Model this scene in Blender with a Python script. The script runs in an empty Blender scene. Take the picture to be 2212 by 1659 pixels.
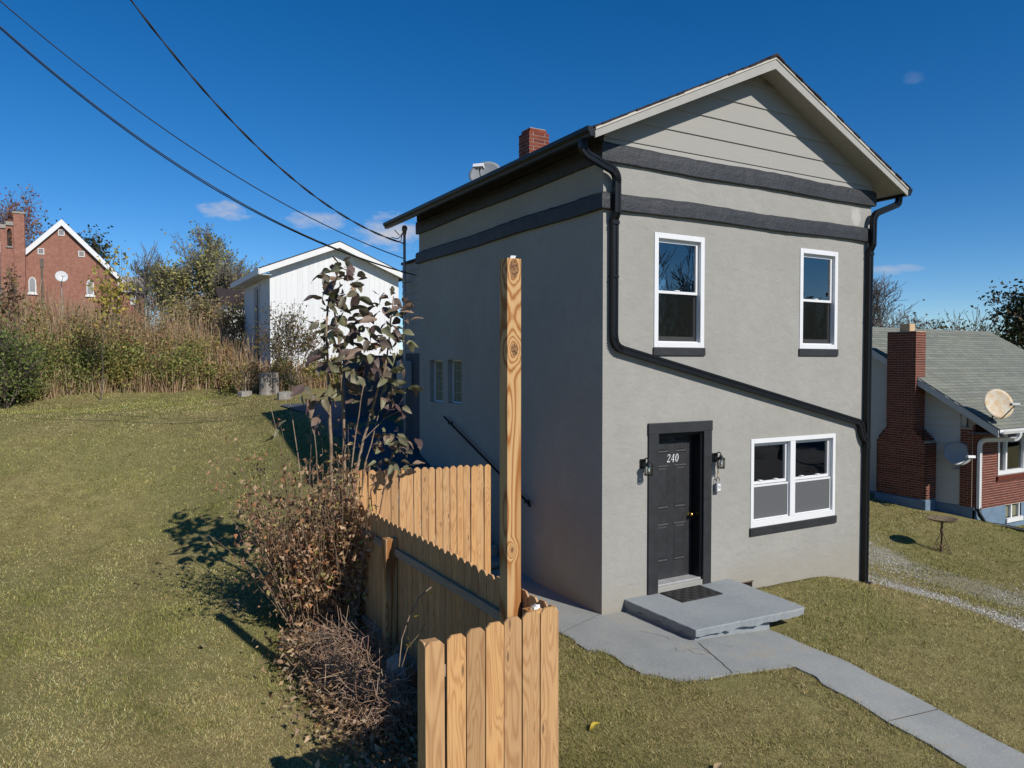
import bpy, bmesh, math, random
import numpy as np
from mathutils import Vector, Matrix
random.seed(7); RNG = np.random.default_rng(7)
R = math.radians
sc = bpy.context.scene
C = sc.collection

# ------------------------------------------------------------------ camera
CAM = Vector((-6.027, -8.073, 3.438)); AZ = R(29.77)
cd = bpy.data.cameras.new('camera'); cam = bpy.data.objects.new('camera', cd); C.objects.link(cam)
cam.location = CAM; cam.rotation_euler = (R(90 - 1.57), 0, -AZ)
cd.sensor_width = 36; cd.lens = 36 * 1600 / 2212; cd.clip_end = 2000
sc.camera = cam

# ------------------------------------------------------------------ sky, sun, exposure
SUN_AZ, SUN_EL = -15.0, 37.0
sdir = Vector((math.sin(R(SUN_AZ)) * math.cos(R(SUN_EL)), math.cos(R(SUN_AZ)) * math.cos(R(SUN_EL)), -math.sin(R(SUN_EL))))
world = bpy.data.worlds.new('World'); sc.world = world; world.use_nodes = True
wn = world.node_tree; bg = wn.nodes['Background']
sky = wn.nodes.new('ShaderNodeTexSky'); sky.sky_type = 'NISHITA'; sky.sun_disc = False
sky.sun_elevation = R(SUN_EL); sky.sun_rotation = math.atan2(-sdir.x, -sdir.y)
sky.altitude = 2500; sky.air_density = 1.0; sky.dust_density = 0.0; sky.ozone_density = 3.0
SKY_STRENGTH = 0.095
def wnode(t, **k):
    n = wn.nodes.new(t)
    for a, b in k.items(): setattr(n, a, b)
    return n
hs = wnode('ShaderNodeHueSaturation'); hs.inputs['Saturation'].default_value = 1.36; hs.inputs['Value'].default_value = 1.20; hs.inputs['Hue'].default_value = .503
wn.links.new(sky.outputs[0], hs.inputs['Color'])
# small fair-weather clouds low in the sky, placed by direction
tcw = wnode('ShaderNodeTexCoord')
nz = wnode('ShaderNodeTexNoise'); nz.inputs['Scale'].default_value = 26; nz.inputs['Detail'].default_value = 6; nz.inputs['Roughness'].default_value = .62
mpw = wnode('ShaderNodeMapping'); mpw.inputs['Scale'].default_value = (1, 1, 2.4)
wn.links.new(tcw.outputs['Generated'], mpw.inputs[0]); wn.links.new(mpw.outputs[0], nz.inputs['Vector'])
cl_sum = None
# (azimuth from +Y clockwise, elevation, half width az, half height, strength), degrees
CLOUDS = [(8.7, 10.9, 2.3, .8, .8), (14.9, 10.5, 2.5, .8, .6), (20.5, 9.9, 2.9, 1.5, 1.0), (56.9, 6.4, 2.6, .45, .5),
          (57.9, 18.6, .7, .5, .12), (-14, 9.5, 3, .8, .5), (-32, 10.5, 3.4, .9, .6), (84, 9.5, 3.0, .9, .6), (100, 11, 3.5, 1.0, .6), (-60, 10, 3.5, 1.0, .6), (-95, 9, 3, 1, .6), (-150, 12, 5, 1.4, .7), (150, 11, 5, 1.4, .7)]
for a, e, wa, we, s in CLOUDS:
    d = Vector((math.sin(R(a)) * math.cos(R(e)), math.cos(R(a)) * math.cos(R(e)), math.sin(R(e))))
    tx = Vector((math.cos(R(a)), -math.sin(R(a)), 0)); tz = d.cross(tx) * -1
    def dotn(v, sgn):
        n = wnode('ShaderNodeVectorMath', operation='DOT_PRODUCT'); n.inputs[1].default_value = v
        wn.links.new(tcw.outputs['Generated'], n.inputs[0]); return n.outputs['Value']
    def mth(op, a_, b_=None, c_=None):
        n = wnode('ShaderNodeMath', operation=op)
        for i, q in enumerate((a_, b_, c_)):
            if q is None: continue
            if isinstance(q, (int, float)): n.inputs[i].default_value = q
            else: wn.links.new(q, n.inputs[i])
        return n.outputs[0]
    fx = mth('DIVIDE', dotn(tx, 1), math.sin(R(wa))); fz = mth('DIVIDE', dotn(tz, 1), math.sin(R(we)))
    ff = mth('GREATER_THAN', dotn(d, 1), 0)
    r2 = mth('ADD', mth('MULTIPLY', fx, fx), mth('MULTIPLY', fz, fz))
    m = mth('MULTIPLY', mth('SUBTRACT', 1.0, r2), 1.0)
    m = mth('ADD', m, mth('MULTIPLY', mth('SUBTRACT', nz.outputs['Fac'], .55), 3.4))
    m = mth('MULTIPLY', mth('MINIMUM', mth('MAXIMUM', mth('MULTIPLY', m, .85), 0.0), 1.0), ff)
    m = mth('MULTIPLY', m, mth('GREATER_THAN', 4.0, r2))
    m = mth('MULTIPLY', m, min(1, s * 1.05))
    cl_sum = m if cl_sum is None else mth('MAXIMUM', cl_sum, m)
cmix = wnode('ShaderNodeMixRGB'); cmix.inputs[2].default_value = (5.6, 5.8, 6.6, 1)
wn.links.new(cl_sum, cmix.inputs[0]); wn.links.new(hs.outputs[0], cmix.inputs[1])
wn.links.new(cmix.outputs[0], bg.inputs[0]); bg.inputs[1].default_value = SKY_STRENGTH
sl = bpy.data.lights.new('sun', 'SUN'); sl.energy = 5.0; sl.angle = R(.5); sl.color = (1, .955, .88)
sun = bpy.data.objects.new('sun', sl); C.objects.link(sun); sun.rotation_euler = sdir.to_track_quat('-Z', 'Y').to_euler(); sun.location = (5, -20, 20)
sc.view_settings.view_transform = 'Standard'; sc.view_settings.look = 'None'; sc.view_settings.gamma = 1; sc.view_settings.exposure = 0
sc.cycles.max_bounces = 6; sc.cycles.transparent_max_bounces = 12

# ------------------------------------------------------------------ material helpers
class NT:
    def __init__(s, name):
        s.m = bpy.data.materials.new(name); s.m.use_nodes = True; s.t = s.m.node_tree
        s.b = s.t.nodes['Principled BSDF']; s.out = s.t.nodes['Material Output']
    def n(s, t, ins=None, **k):
        n = s.t.nodes.new(t)
        for a, b in k.items(): setattr(n, a, b)
        for i, v in (ins or {}).items(): s.set(n.inputs[i], v)
        return n
    def set(s, sock, v):
        if isinstance(v, bpy.types.NodeSocket): s.t.links.new(v, sock)
        else: sock.default_value = v
    def math(s, op, *a):
        n = s.n('ShaderNodeMath', operation=op)
        for i, v in enumerate(a): s.set(n.inputs[i], v)
        return n.outputs[0]
    def vmath(s, op, *a):
        n = s.n('ShaderNodeVectorMath', operation=op)
        for i, v in enumerate(a): s.set(n.inputs[i], v)
        return n.outputs[0]
    def obj(s): return s.n('ShaderNodeTexCoord').outputs['Object']
    def pos(s): return s.n('ShaderNodeNewGeometry').outputs['Position']
    def rnd(s): return s.n('ShaderNodeObjectInfo').outputs['Random']
    def map(s, v, scale=(1, 1, 1), rot=(0, 0, 0)): return s.n('ShaderNodeMapping', {0: v, 'Scale': scale, 'Rotation': rot}).outputs[0]
    def noise(s, v, scale, detail=3, rough=.55, dist=0):
        return s.n('ShaderNodeTexNoise', {'Vector': v, 'Scale': scale, 'Detail': detail, 'Roughness': rough, 'Distortion': dist}).outputs['Fac']
    def ramp(s, f, stops):
        n = s.n('ShaderNodeValToRGB', {0: f}); e = n.color_ramp.elements
        while len(e) < len(stops): e.new(.5)
        for el, (p, c) in zip(e, stops): el.position = p; el.color = (*c, 1) if not isinstance(c, (int, float)) else (c, c, c, 1)
        return n.outputs[0]
    def mix(s, f, a, b, mode='MIX'):
        n = s.n('ShaderNodeMixRGB', {0: f}, blend_type=mode)
        for i, v in ((1, a), (2, b)): s.set(n.inputs[i], (*v, 1) if isinstance(v, tuple) and len(v) == 3 else v)
        return n.outputs[0]
    def bump(s, h, strength=.3, dist=.01, normal=None):
        n = s.n('ShaderNodeBump', {'Strength': strength, 'Distance': dist, 'Height': h})
        if normal is not None: s.set(n.inputs['Normal'], normal)
        return n.outputs[0]
    def done(s, col=None, rough=None, nrm=None, metal=None, spec=None):
        if col is not None: s.set(s.b.inputs['Base Color'], s.mix(1.0, col, (.845, .845, .845), 'MULTIPLY'))
        if rough is not None: s.set(s.b.inputs['Roughness'], rough)
        if nrm is not None: s.set(s.b.inputs['Normal'], nrm)
        if metal is not None: s.b.inputs['Metallic'].default_value = metal
        if spec is not None: s.b.inputs['Specular IOR Level'].default_value = spec
        return s.m
MAT = {}
def paint(name, col, rough=.5, var=.12, scale=6, bump=.08, bscale=60, metal=0, spec=.5):
    t = NT(name); p = t.pos()
    f = t.noise(p, scale, 4, .6)
    c = t.mix(t.math('MULTIPLY', t.math('SUBTRACT', f, .35), 2), tuple(x * (1 - var) for x in col), tuple(min(1, x * (1 + var)) for x in col))
    MAT[name] = t.done(c, rough, t.bump(t.noise(p, bscale, 3), bump, .01) if bump else None, metal, spec)
    return MAT[name]
def stucco(name, base):
    t = NT(name); p = t.pos()
    big = t.noise(p, .9, 5, .6); mid = t.noise(p, 5, 5, .65); fine = t.noise(p, 95, 3, .6); tro = t.noise(t.map(p, (1.6, 1.6, 2.2)), 3.2, 5, .62, .6)
    c = t.mix(t.ramp(big, [(.3, 0.), (.7, 1.)]), tuple(x * .90 for x in base), tuple(x * 1.05 for x in base))
    c = t.mix(t.math('MULTIPLY', t.ramp(mid, [(.42, 0.), (.72, 1.)]), .55), c, tuple(x * y for x, y in zip(base, (.86, .85, .82))))
    # pale patched repair near the top right corner, chipped spots, grime along the foot
    d = t.n('ShaderNodeVectorMath', {0: p, 1: (5.32, 0, 5.93)}, operation='DISTANCE').outputs['Value']
    d = t.math('ADD', d, t.math('MULTIPLY', t.math('SUBTRACT', mid, .5), .22))
    c = t.mix(t.math('MULTIPLY', t.ramp(d, [(.10, 1.), (.17, 0.)]), .5), c, (.60, .575, .53))
    z = t.n('ShaderNodeSeparateXYZ', {0: p}).outputs['Z']
    foot = t.ramp(t.math('ADD', t.math('MULTIPLY', z, .9), t.math('MULTIPLY', t.math('SUBTRACT', mid, .5), 1.1)), [(.0, 1.), (.42, 0.)])
    c = t.mix(t.math('MULTIPLY', foot, .42), c, (.34, .29, .21))
    vv = t.n('ShaderNodeTexVoronoi', {'Vector': p, 'Scale': 3.3}).outputs['Distance']
    chips = t.ramp(vv, [(.018, 1.), (.03, 0.)])
    c = t.mix(t.math('MULTIPLY', chips, .7), c, (.25, .22, .19))
    # hairline drips under the openings
    dr = t.noise(t.map(p, (16, 16, .5)), 1.6, 3, .6)
    c = t.mix(t.math('MULTIPLY', t.ramp(dr, [(.62, 0.), (.72, 1.)]), .16), c, tuple(x * .7 for x in base))
    h = t.math('ADD', t.math('MULTIPLY', fine, .25), t.math('ADD', t.math('MULTIPLY', tro, 1.1), t.math('MULTIPLY', mid, .7)))
    MAT[name] = t.done(c, .85, t.bump(h, .75, .014), spec=.25); return MAT[name]
stucco('stucco', (.37, .358, .325))
def charcoal(name, col, rough, bstr):
    t = NT(name); p = t.pos()
    f = t.noise(p, 7, 5, .65); g = t.noise(p, 38, 4, .65)
    c = t.mix(t.ramp(f, [(.35, 0.), (.7, 1.)]), tuple(x * .8 for x in col), tuple(x * 1.35 for x in col))
    MAT[name] = t.done(c, t.math('ADD', rough, t.math('MULTIPLY', t.math('SUBTRACT', g, .5), .3)), t.bump(t.math('ADD', f, t.math('MULTIPLY', g, .5)), bstr, .02), spec=.5)
charcoal('band', (.021, .023, .027), .58, .7)
charcoal('charcoal', (.022, .022, .024), .55, .12)
paint('black_metal', (.008, .009, .011), .42, .25, 9, .05, 30, 0, .28)
paint('rake', (.385, .37, .335), .7, .06, 9, .15, 50)
paint('rake_edge', (.58, .53, .45), .7, .06, 9, .1)
paint('vinyl', (.80, .80, .80), .38, .03, 3, .02)
paint('shed_eave', (.80, .79, .76), .5, .05, 3, .05)
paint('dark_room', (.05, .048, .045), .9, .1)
paint('dark_floor', (.05, .04, .03), .7, .1)
paint('galv', (.45, .45, .44), .5, .15, 9, .05, 40, .15)
paint('brass', (.62, .40, .10), .28, .1, 9, 0, 40, 1.0)
paint('plate_grey', (.36, .37, .38), .5, .1, 12, .05)
paint('dish_white', (.55, .56, .57), .5, .05)
paint('dish_dark', (.30, .31, .32), .5, .1, 12, .03)
paint('white_paper', (.75, .75, .73), .8, .05)
paint('rope', (.55, .38, .2), .8, .1)
paint('wire', (.012, .012, .013), .55, .2)
paint('blue_paint', (.16, .24, .33), .75, .14, 5, .35, 30)
paint('dark_block', (.075, .085, .10), .8, .2, 4, .4, 20)
paint('clay', (.62, .42, .24), .8, .1)
paint('soil', (.10, .075, .05), .95, .3, 7, .5, 30)
paint('roof_felt', (.035, .022, .02), .9, .3, 20, .4, 60)
paint('stone_grey', (.36, .33, .29), .9, .25, 9, .6, 24)
paint('curtain', (.12, .24, .36), .9, .2)
paint('house_paint_grey', (.45, .44, .42), .8, .2, 4, .3)
paint('yellow_leaf', (.62, .46, .05), .7, .15)
paint('tan_leaf', (.42, .30, .16), .8, .2)
paint('rubber', (.035, .032, .030), .8, .3, 14, .4, 60)

def concrete(name, col, worn=.35):
    t = NT(name); p = t.pos()
    a = t.noise(p, 1.3, 6, .62); b = t.noise(p, 9, 5, .65); f = t.noise(p, 120, 2)
    c = t.mix(t.ramp(a, [(.35, 0.), (.68, 1.)]), tuple(x * .86 for x in col), tuple(x * 1.1 for x in col))
    c = t.mix(t.math('MULTIPLY', t.math('SUBTRACT', t.noise(p, 55, 3, .7), .35), 1.1), c, tuple(x * .62 for x in col)); c = t.mix(t.math('MULTIPLY', t.ramp(t.noise(p, 38, 2), [(.58, 0.), (.7, 1.)]), .35), c, tuple(min(1, x * 1.5) for x in col))
    w = t.math('MULTIPLY', t.ramp(t.math('ADD', t.math('MULTIPLY', a, .6), t.math('MULTIPLY', b, .4)), [(.52, 0.), (.64, 1.)]), worn)
    c = t.mix(w, c, (.34, .31, .25))
    sp = t.n('ShaderNodeTexVoronoi', {'Vector': p, 'Scale': 14}).outputs['Distance']
    c = t.mix(t.math('MULTIPLY', t.ramp(sp, [(.03, 1.), (.06, 0.)]), .5), c, (.5, .49, .46))
    MAT[name] = t.done(c, .82, t.bump(t.math('ADD', t.math('MULTIPLY', b, 1.2), t.math('MULTIPLY', f, .3)), .4, .01), spec=.3)
concrete('painted_concrete', (.33, .34, .325), .95)
concrete('step_concrete', (.305, .33, .34), .25)
concrete('asphalt', (.05, .05, .052), .1)
concrete('raw_concrete', (.36, .35, .32), .3)

def wood(name, light, dark, k=1.0, grey=0.0, zax=2, con=.62, knots=(), fq=46):
    t = NT(name)
    r = t.rnd(); o = t.obj()
    off = t.n('ShaderNodeCombineXYZ', {0: t.math('MULTIPLY', r, 17.3), 1: t.math('MULTIPLY', r, 31.7), 2: t.math('MULTIPLY', r, 53.1)}).outputs[0]
    v = t.vmath('ADD', o, off)
    s1 = [7 * k] * 3; s1[zax] = .55 * k
    s3 = [9 * k] * 3; s3[zax] = 2.1 * k; s2 = [150] * 3; s2[zax] = 2.5
    n1 = t.noise(t.map(v, s1), 1, 2, .4, .5)
    vo = t.n('ShaderNodeTexVoronoi', {'Vector': t.map(v, s3), 'Scale': 1.0}).outputs['Distance']
    knotfield = t.ramp(vo, [(.0, 1.), (.42, 0.)])
    ph = t.math('ADD', t.math('MULTIPLY', n1, fq), t.math('MULTIPLY', t.math('MULTIPLY', knotfield, knotfield), 16))
    km = None
    for kx, ky, kz, kr in knots:
        dv = t.vmath('MULTIPLY', t.vmath('SUBTRACT', o, (kx, ky, kz)), (1, 1, .62)); dl = t.n('ShaderNodeVectorMath', {0: dv}, operation='LENGTH').outputs['Value']; dl = t.math('ADD', dl, t.math('MULTIPLY', t.math('SUBTRACT', t.noise(o, 9, 3), .5), kr * 1.3))
        q = t.math('MAXIMUM', t.math('SUBTRACT', 1.0, t.math('DIVIDE', dl, kr * 5)), 0.0); ph = t.math('ADD', ph, t.math('MULTIPLY', t.math('MULTIPLY', q, q), 30))
        mk = t.ramp(t.math('DIVIDE', dl, kr), [(.78, 1.), (1.05, 0.)]); km = mk if km is None else t.math('MAXIMUM', km, mk)
    rings = t.math('ADD', t.math('MULTIPLY', t.math('SINE', ph), .5), .5)
    rings = t.math('POWER', rings, 2.2)
    fib = t.noise(t.map(v, s2), 1, 3, .6)
    c = t.mix(t.math('MULTIPLY', rings, con), light, dark)
    c = t.mix(t.math('MULTIPLY', t.math('SUBTRACT', fib, .45), .9), c, tuple(x * .55 for x in dark))
    c = t.mix(t.math('MULTIPLY', t.ramp(vo, [(.05, 1.), (.12, 0.)]), .8), c, (.13, .065, .028))
    if km is not None: c = t.mix(km, c, t.mix(t.ramp(t.noise(o, 70, 3), [(.4, 0.), (.6, 1.)]), (.36, .20, .09), (.12, .055, .02)))
    tint = t.ramp(r, [(0., (.74, .70, .66)), (.3, (1.0, .96, .92)), (.55, (.86, .82, .80)), (.8, (1.10, 1.0, .84)), (1., (.90, .91, .94))])
    c = t.mix(1.0, c, tint, 'MULTIPLY')
    if grey:
        g = t.noise(t.pos(), 3, 4, .6)
        c = t.mix(t.math('MULTIPLY', g, grey), c, (.30, .29, .27))
    h = t.math('ADD', t.math('MULTIPLY', rings, -.4), fib)
    MAT[name] = t.done(c, .72, t.bump(h, .25, .004), spec=.3)
wood('picket_wood', (.65, .395, .18), (.35, .145, .048), 1.0, .12, 2, .5, (), 78)
wood('post_wood', (.66, .42, .20), (.36, .14, .035), .62, 0, 2, .95)
wood('tall_post_wood', (.68, .44, .21), (.38, .15, .035), .5, 0, 2, 1.0, [(0, -.07, 4.50, .050), (.0, -.07, 3.86, .034), (-.02, -.07, 2.2, .016)])
wood('rail_wood', (.40, .31, .21), (.22, .15, .09), 1.0, .55, 1)
wood('rail_wood_x', (.40, .31, .21), (.22, .15, .09), 1.0, .55, 0)
wood('log_wood', (.36, .31, .26), (.16, .12, .09), 1.6, .7)

def brickmat(name, cols, rough=.85):
    t = NT(name); r = t.rnd(); p = t.pos()
    c = t.ramp(r, [(i / (len(cols) - 1), q) for i, q in enumerate(cols)])
    f = t.noise(p, 24, 4, .65)
    c = t.mix(t.math('MULTIPLY', t.math('SUBTRACT', f, .3), .6), c, tuple(x * .5 for x in cols[0]))
    MAT[name] = t.done(c, rough, t.bump(f, .5, .006), spec=.2)
brickmat('brick', [(.16, .040, .026), (.22, .055, .035), (.27, .075, .045), (.19, .05, .03)])
brickmat('brick_nb', [(.135, .034, .022), (.18, .046, .03), (.21, .06, .038), (.15, .038, .026)])
paint('mortar', (.46, .40, .33), .95, .15, 12, .4, 60)
paint('mortar_dark', (.44, .36, .27), .95, .15, 12, .4, 60)
def attr_mat(name, rough=.8, trans=.0, spec=.2, mult=1.0):
    t = NT(name); a = t.n('ShaderNodeAttribute', attribute_name='col').outputs['Color']
    f = t.noise(t.pos(), 3, 3)
    c = t.mix(t.math('MULTIPLY', f, .35), a, t.mix(1.0, a, (.62, .6, .55), 'MULTIPLY'))
    if trans:
        d = t.n('ShaderNodeBsdfTranslucent', {'Color': c}); mx = t.n('ShaderNodeMixShader', {0: trans})
        t.done(c, rough, spec=spec); t.t.links.new(t.b.outputs[0], mx.inputs[1]); t.t.links.new(d.outputs[0], mx.inputs[2]); t.t.links.new(mx.outputs[0], t.out.inputs[0])
        MAT[name] = t.m
    else: MAT[name] = t.done(c, rough, spec=spec)
attr_mat('attr'); attr_mat('leaf_attr', .6, .38, .3); attr_mat('grass_attr', .85, .2, .1)
def far_brick(name):
    t = NT(name); p = t.pos()
    b = t.n('ShaderNodeTexBrick', {'Vector': t.map(p, (1, 1, 1), (R(90), 0, 0)), 'Color1': (.40, .125, .075, 1), 'Color2': (.31, .09, .055, 1), 'Mortar': (.42, .30, .23, 1), 'Scale': 1.0, 'Mortar Size': .012, 'Brick Width': .22, 'Row Height': .075})
    f = t.noise(p, .6, 4)
    c = t.mix(t.math('MULTIPLY', t.ramp(f, [(.4, 0.), (.7, 1.)]), .3), b.outputs['Color'], (.22, .10, .07)); c = t.mix(t.math('MULTIPLY', t.ramp(t.noise(p, 4, 4, .75), [(.35, 0.), (.65, 1.)]), .55), c, (.17, .06, .04))
    MAT[name] = t.done(c, .9, t.bump(b.outputs['Fac'], -.3, .01))
far_brick('far_brick')
def glass(name, refl, tint=(1, 1, 1)):
    t = NT(name); t.t.nodes.remove(t.b)
    g = t.n('ShaderNodeBsdfGlossy', {'Color': (1, 1, 1, 1), 'Roughness': .01}); tr = t.n('ShaderNodeBsdfTransparent', {'Color': (*tint, 1)})
    lw = t.n('ShaderNodeFresnel', {'IOR': 1.5}).outputs[0]
    p = t.pos(); g.inputs['Normal']; t.set(g.inputs['Normal'], t.bump(t.noise(p, 1.4, 2), .03, .05))
    mx = t.n('ShaderNodeMixShader', {0: t.math('MINIMUM', t.math('ADD', t.math('MULTIPLY', lw, 1.3), refl), 1.0), 1: tr.outputs[0], 2: g.outputs[0]})
    t.t.links.new(mx.outputs[0], t.out.inputs[0]); MAT[name] = t.m
glass('glass', .085, (.8, .82, .82)); glass('lamp_glass', .12, (.85, .87, .87))
def screen(name, col, op):
    t = NT(name); t.done(col, .9, spec=.1)
    tr = t.n('ShaderNodeBsdfTransparent'); mx = t.n('ShaderNodeMixShader', {0: op, 1: tr.outputs[0]})
    t.t.links.new(t.b.outputs[0], mx.inputs[2]); t.t.links.new(mx.outputs[0], t.out.inputs[0]); MAT[name] = t.m
screen('insect_screen', (.16, .165, .17), .70)
screen('insect_screen_thin', (.012, .014, .012), .5)
screen('frosted', (.30, .30, .20), .75)
def shingle(name, a, b):
    t = NT(name); at = t.n('ShaderNodeAttribute', attribute_name='col').outputs['Color']; p = t.pos()
    f = t.noise(p, 60, 2); g = t.noise(p, 1.1, 4, .6)
    c = t.mix(t.math('MULTIPLY', f, .4), at, (.14, .14, .13)); c = t.mix(t.math('MULTIPLY', t.ramp(g, [(.45, 0.), (.75, 1.)]), .35), c, b)
    MAT[name] = t.done(c, .95, t.bump(f, .4, .004), spec=.1)
shingle('shingle_grey', (.3, .3, .28), (.27, .28, .20))
def flaky(name):   # weathered white vertical boarding
    t = NT(name); p = t.pos(); r = t.rnd()
    f = t.noise(t.map(p, (7, 7, 1.6)), 1.5, 6, .72); g = t.noise(p, .7, 3)
    th = t.math('SUBTRACT', .70, t.math('MULTIPLY', g, .16))
    m = t.math('MULTIPLY', t.math('SUBTRACT', f, th), 14); m = t.math('MINIMUM', t.math('MAXIMUM', m, 0.), 1.)
    c = t.mix(t.math('MULTIPLY', m, .75), t.mix(r, (.74, .74, .73), (.80, .80, .79)), (.36, .35, .34))
    MAT[name] = t.done(c, .75, t.bump(f, .2, .004))
flaky('flaky_white')
def siding(name, col):
    t = NT(name); p = t.pos(); r = t.rnd()
    f = t.noise(t.map(p, (1, 1, 6)), 4, 5, .65)
    c = t.mix(t.math('MULTIPLY', f, .5), col, tuple(x * .72 for x in col)); c = t.mix(t.math('MULTIPLY', r, .25), c, tuple(x * .8 for x in col))
    MAT[name] = t.done(c, .8, t.bump(f, .2, .006), spec=.25)
siding('siding_white', (.60, .61, .58)); siding('siding_gable', (.40, .385, .35)); siding('siding_annex', (.40, .39, .37))
def rusty(name, a, b, k=6):
    t = NT(name); p = t.pos(); f = t.noise(p, k, 5, .65)
    MAT[name] = t.done(t.mix(t.ramp(f, [(.38, 0.), (.62, 1.)]), a, b), .75, t.bump(f, .2, .004))
rusty('rust', (.10, .055, .035), (.17, .10, .06), 14); rusty('dish_rust', (.66, .60, .48), (.62, .42, .22), 7); rusty('basin', (.22, .17, .10), (.13, .085, .05), 9)
rusty('bark', (.16, .125, .095), (.09, .07, .055), 12); rusty('stem', (.34, .24, .155), (.18, .12, .08), 14); rusty('bark_grey', (.19, .165, .14), (.10, .085, .075), 5)
def leafmat(name, stops, trans=.18):
    t = NT(name); r = t.rnd(); o = t.obj()
    c = t.ramp(r, stops); f = t.noise(o, 9, 3)
    vein = t.math('ABSOLUTE', t.math('SINE', t.math('MULTIPLY', t.n('ShaderNodeSeparateXYZ', {0: o}).outputs['Y'], 95)))
    c = t.mix(t.math('MULTIPLY', f, .55), c, t.mix(1., c, (.45, .38, .36), 'MULTIPLY'))
    c = t.mix(t.math('MULTIPLY', t.ramp(t.noise(o, 5, 2), [(.6, 0.), (.68, 1.)]), .5), c, (.30, .17, .09))
    d = t.n('ShaderNodeBsdfTranslucent', {'Color': c}); mx = t.n('ShaderNodeMixShader', {0: trans})
    t.done(c, .5, t.bump(vein, .25, .004), spec=.35); t.t.links.new(t.b.outputs[0], mx.inputs[1]); t.t.links.new(d.outputs[0], mx.inputs[2]); t.t.links.new(mx.outputs[0], t.out.inputs[0])
    MAT[name] = t.m
leafmat('big_leaf', [(0., (.12, .075, .072)), (.2, (.17, .12, .10)), (.38, (.17, .16, .09)), (.72, (.28, .28, .15)), (.86, (.25, .17, .13)), (1., (.44, .31, .20))])
def ground_mat():
    t = NT('ground'); p = t.pos(); x = t.n('ShaderNodeSeparateXYZ', {0: p}).outputs
    a = t.noise(p, .35, 5, .6); b = t.noise(p, 4, 5, .65); f = t.noise(p, 45, 4, .7); fs = t.noise(t.map(p, (1, 1, 1), (0, 0, .6)), 150, 2, .6)
    c = t.mix(t.ramp(b, [(.35, 0.), (.65, 1.)]), (.22, .185, .07), (.36, .305, .125))
    c = t.mix(t.math('MULTIPLY', t.ramp(a, [(.42, 0.), (.62, 1.)]), .55), c, (.19, .20, .065))
    c = t.mix(t.ramp(f, [(.40, .0), (.72, .75)]), c, (.07, .055, .03))
    c = t.mix(t.math('MULTIPLY', t.ramp(fs, [(.5, 0.), (.8, 1.)]), .5), c, (.46, .39, .20))
    # gravel drive: two worn tracks running along Y on the right of the house
    def track(x0, w, k):
        d = t.math('ABSOLUTE', t.math('SUBTRACT', t.math('ADD', x['X'], t.math('MULTIPLY', t.math('SUBTRACT', a, .5), 1.2)), x0))
        d = t.math('ADD', d, t.math('MULTIPLY', t.math('SUBTRACT', b, .5), k)); return t.ramp(t.math('DIVIDE', d, w), [(.7, 1.), (1., 0.)])
    m = t.math('MAXIMUM', track(6.85, .85, 1.5), t.math('MULTIPLY', track(9.3, .9, 1.9), .8))
    ymask = t.ramp(t.math('MULTIPLY', t.math('ADD', x['Y'], 30), .02), [(.0, 0.), (.1, 1.), (.85, 1.), (.9, 0.)])
    gv = t.n('ShaderNodeTexVoronoi', {'Vector': p, 'Scale': 38}).outputs['Color']
    gc = t.mix(t.n('ShaderNodeSeparateColor', {0: gv}).outputs[0], (.22, .20, .16), (.44, .42, .38))
    c = t.mix(t.math('MULTIPLY', t.math('MULTIPLY', m, ymask), .7), c, gc)
    MAT['ground'] = t.done(c, .95, t.bump(t.math('ADD', f, t.math('MULTIPLY', b, 2)), .6, .03), spec=.1)
ground_mat()

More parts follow.
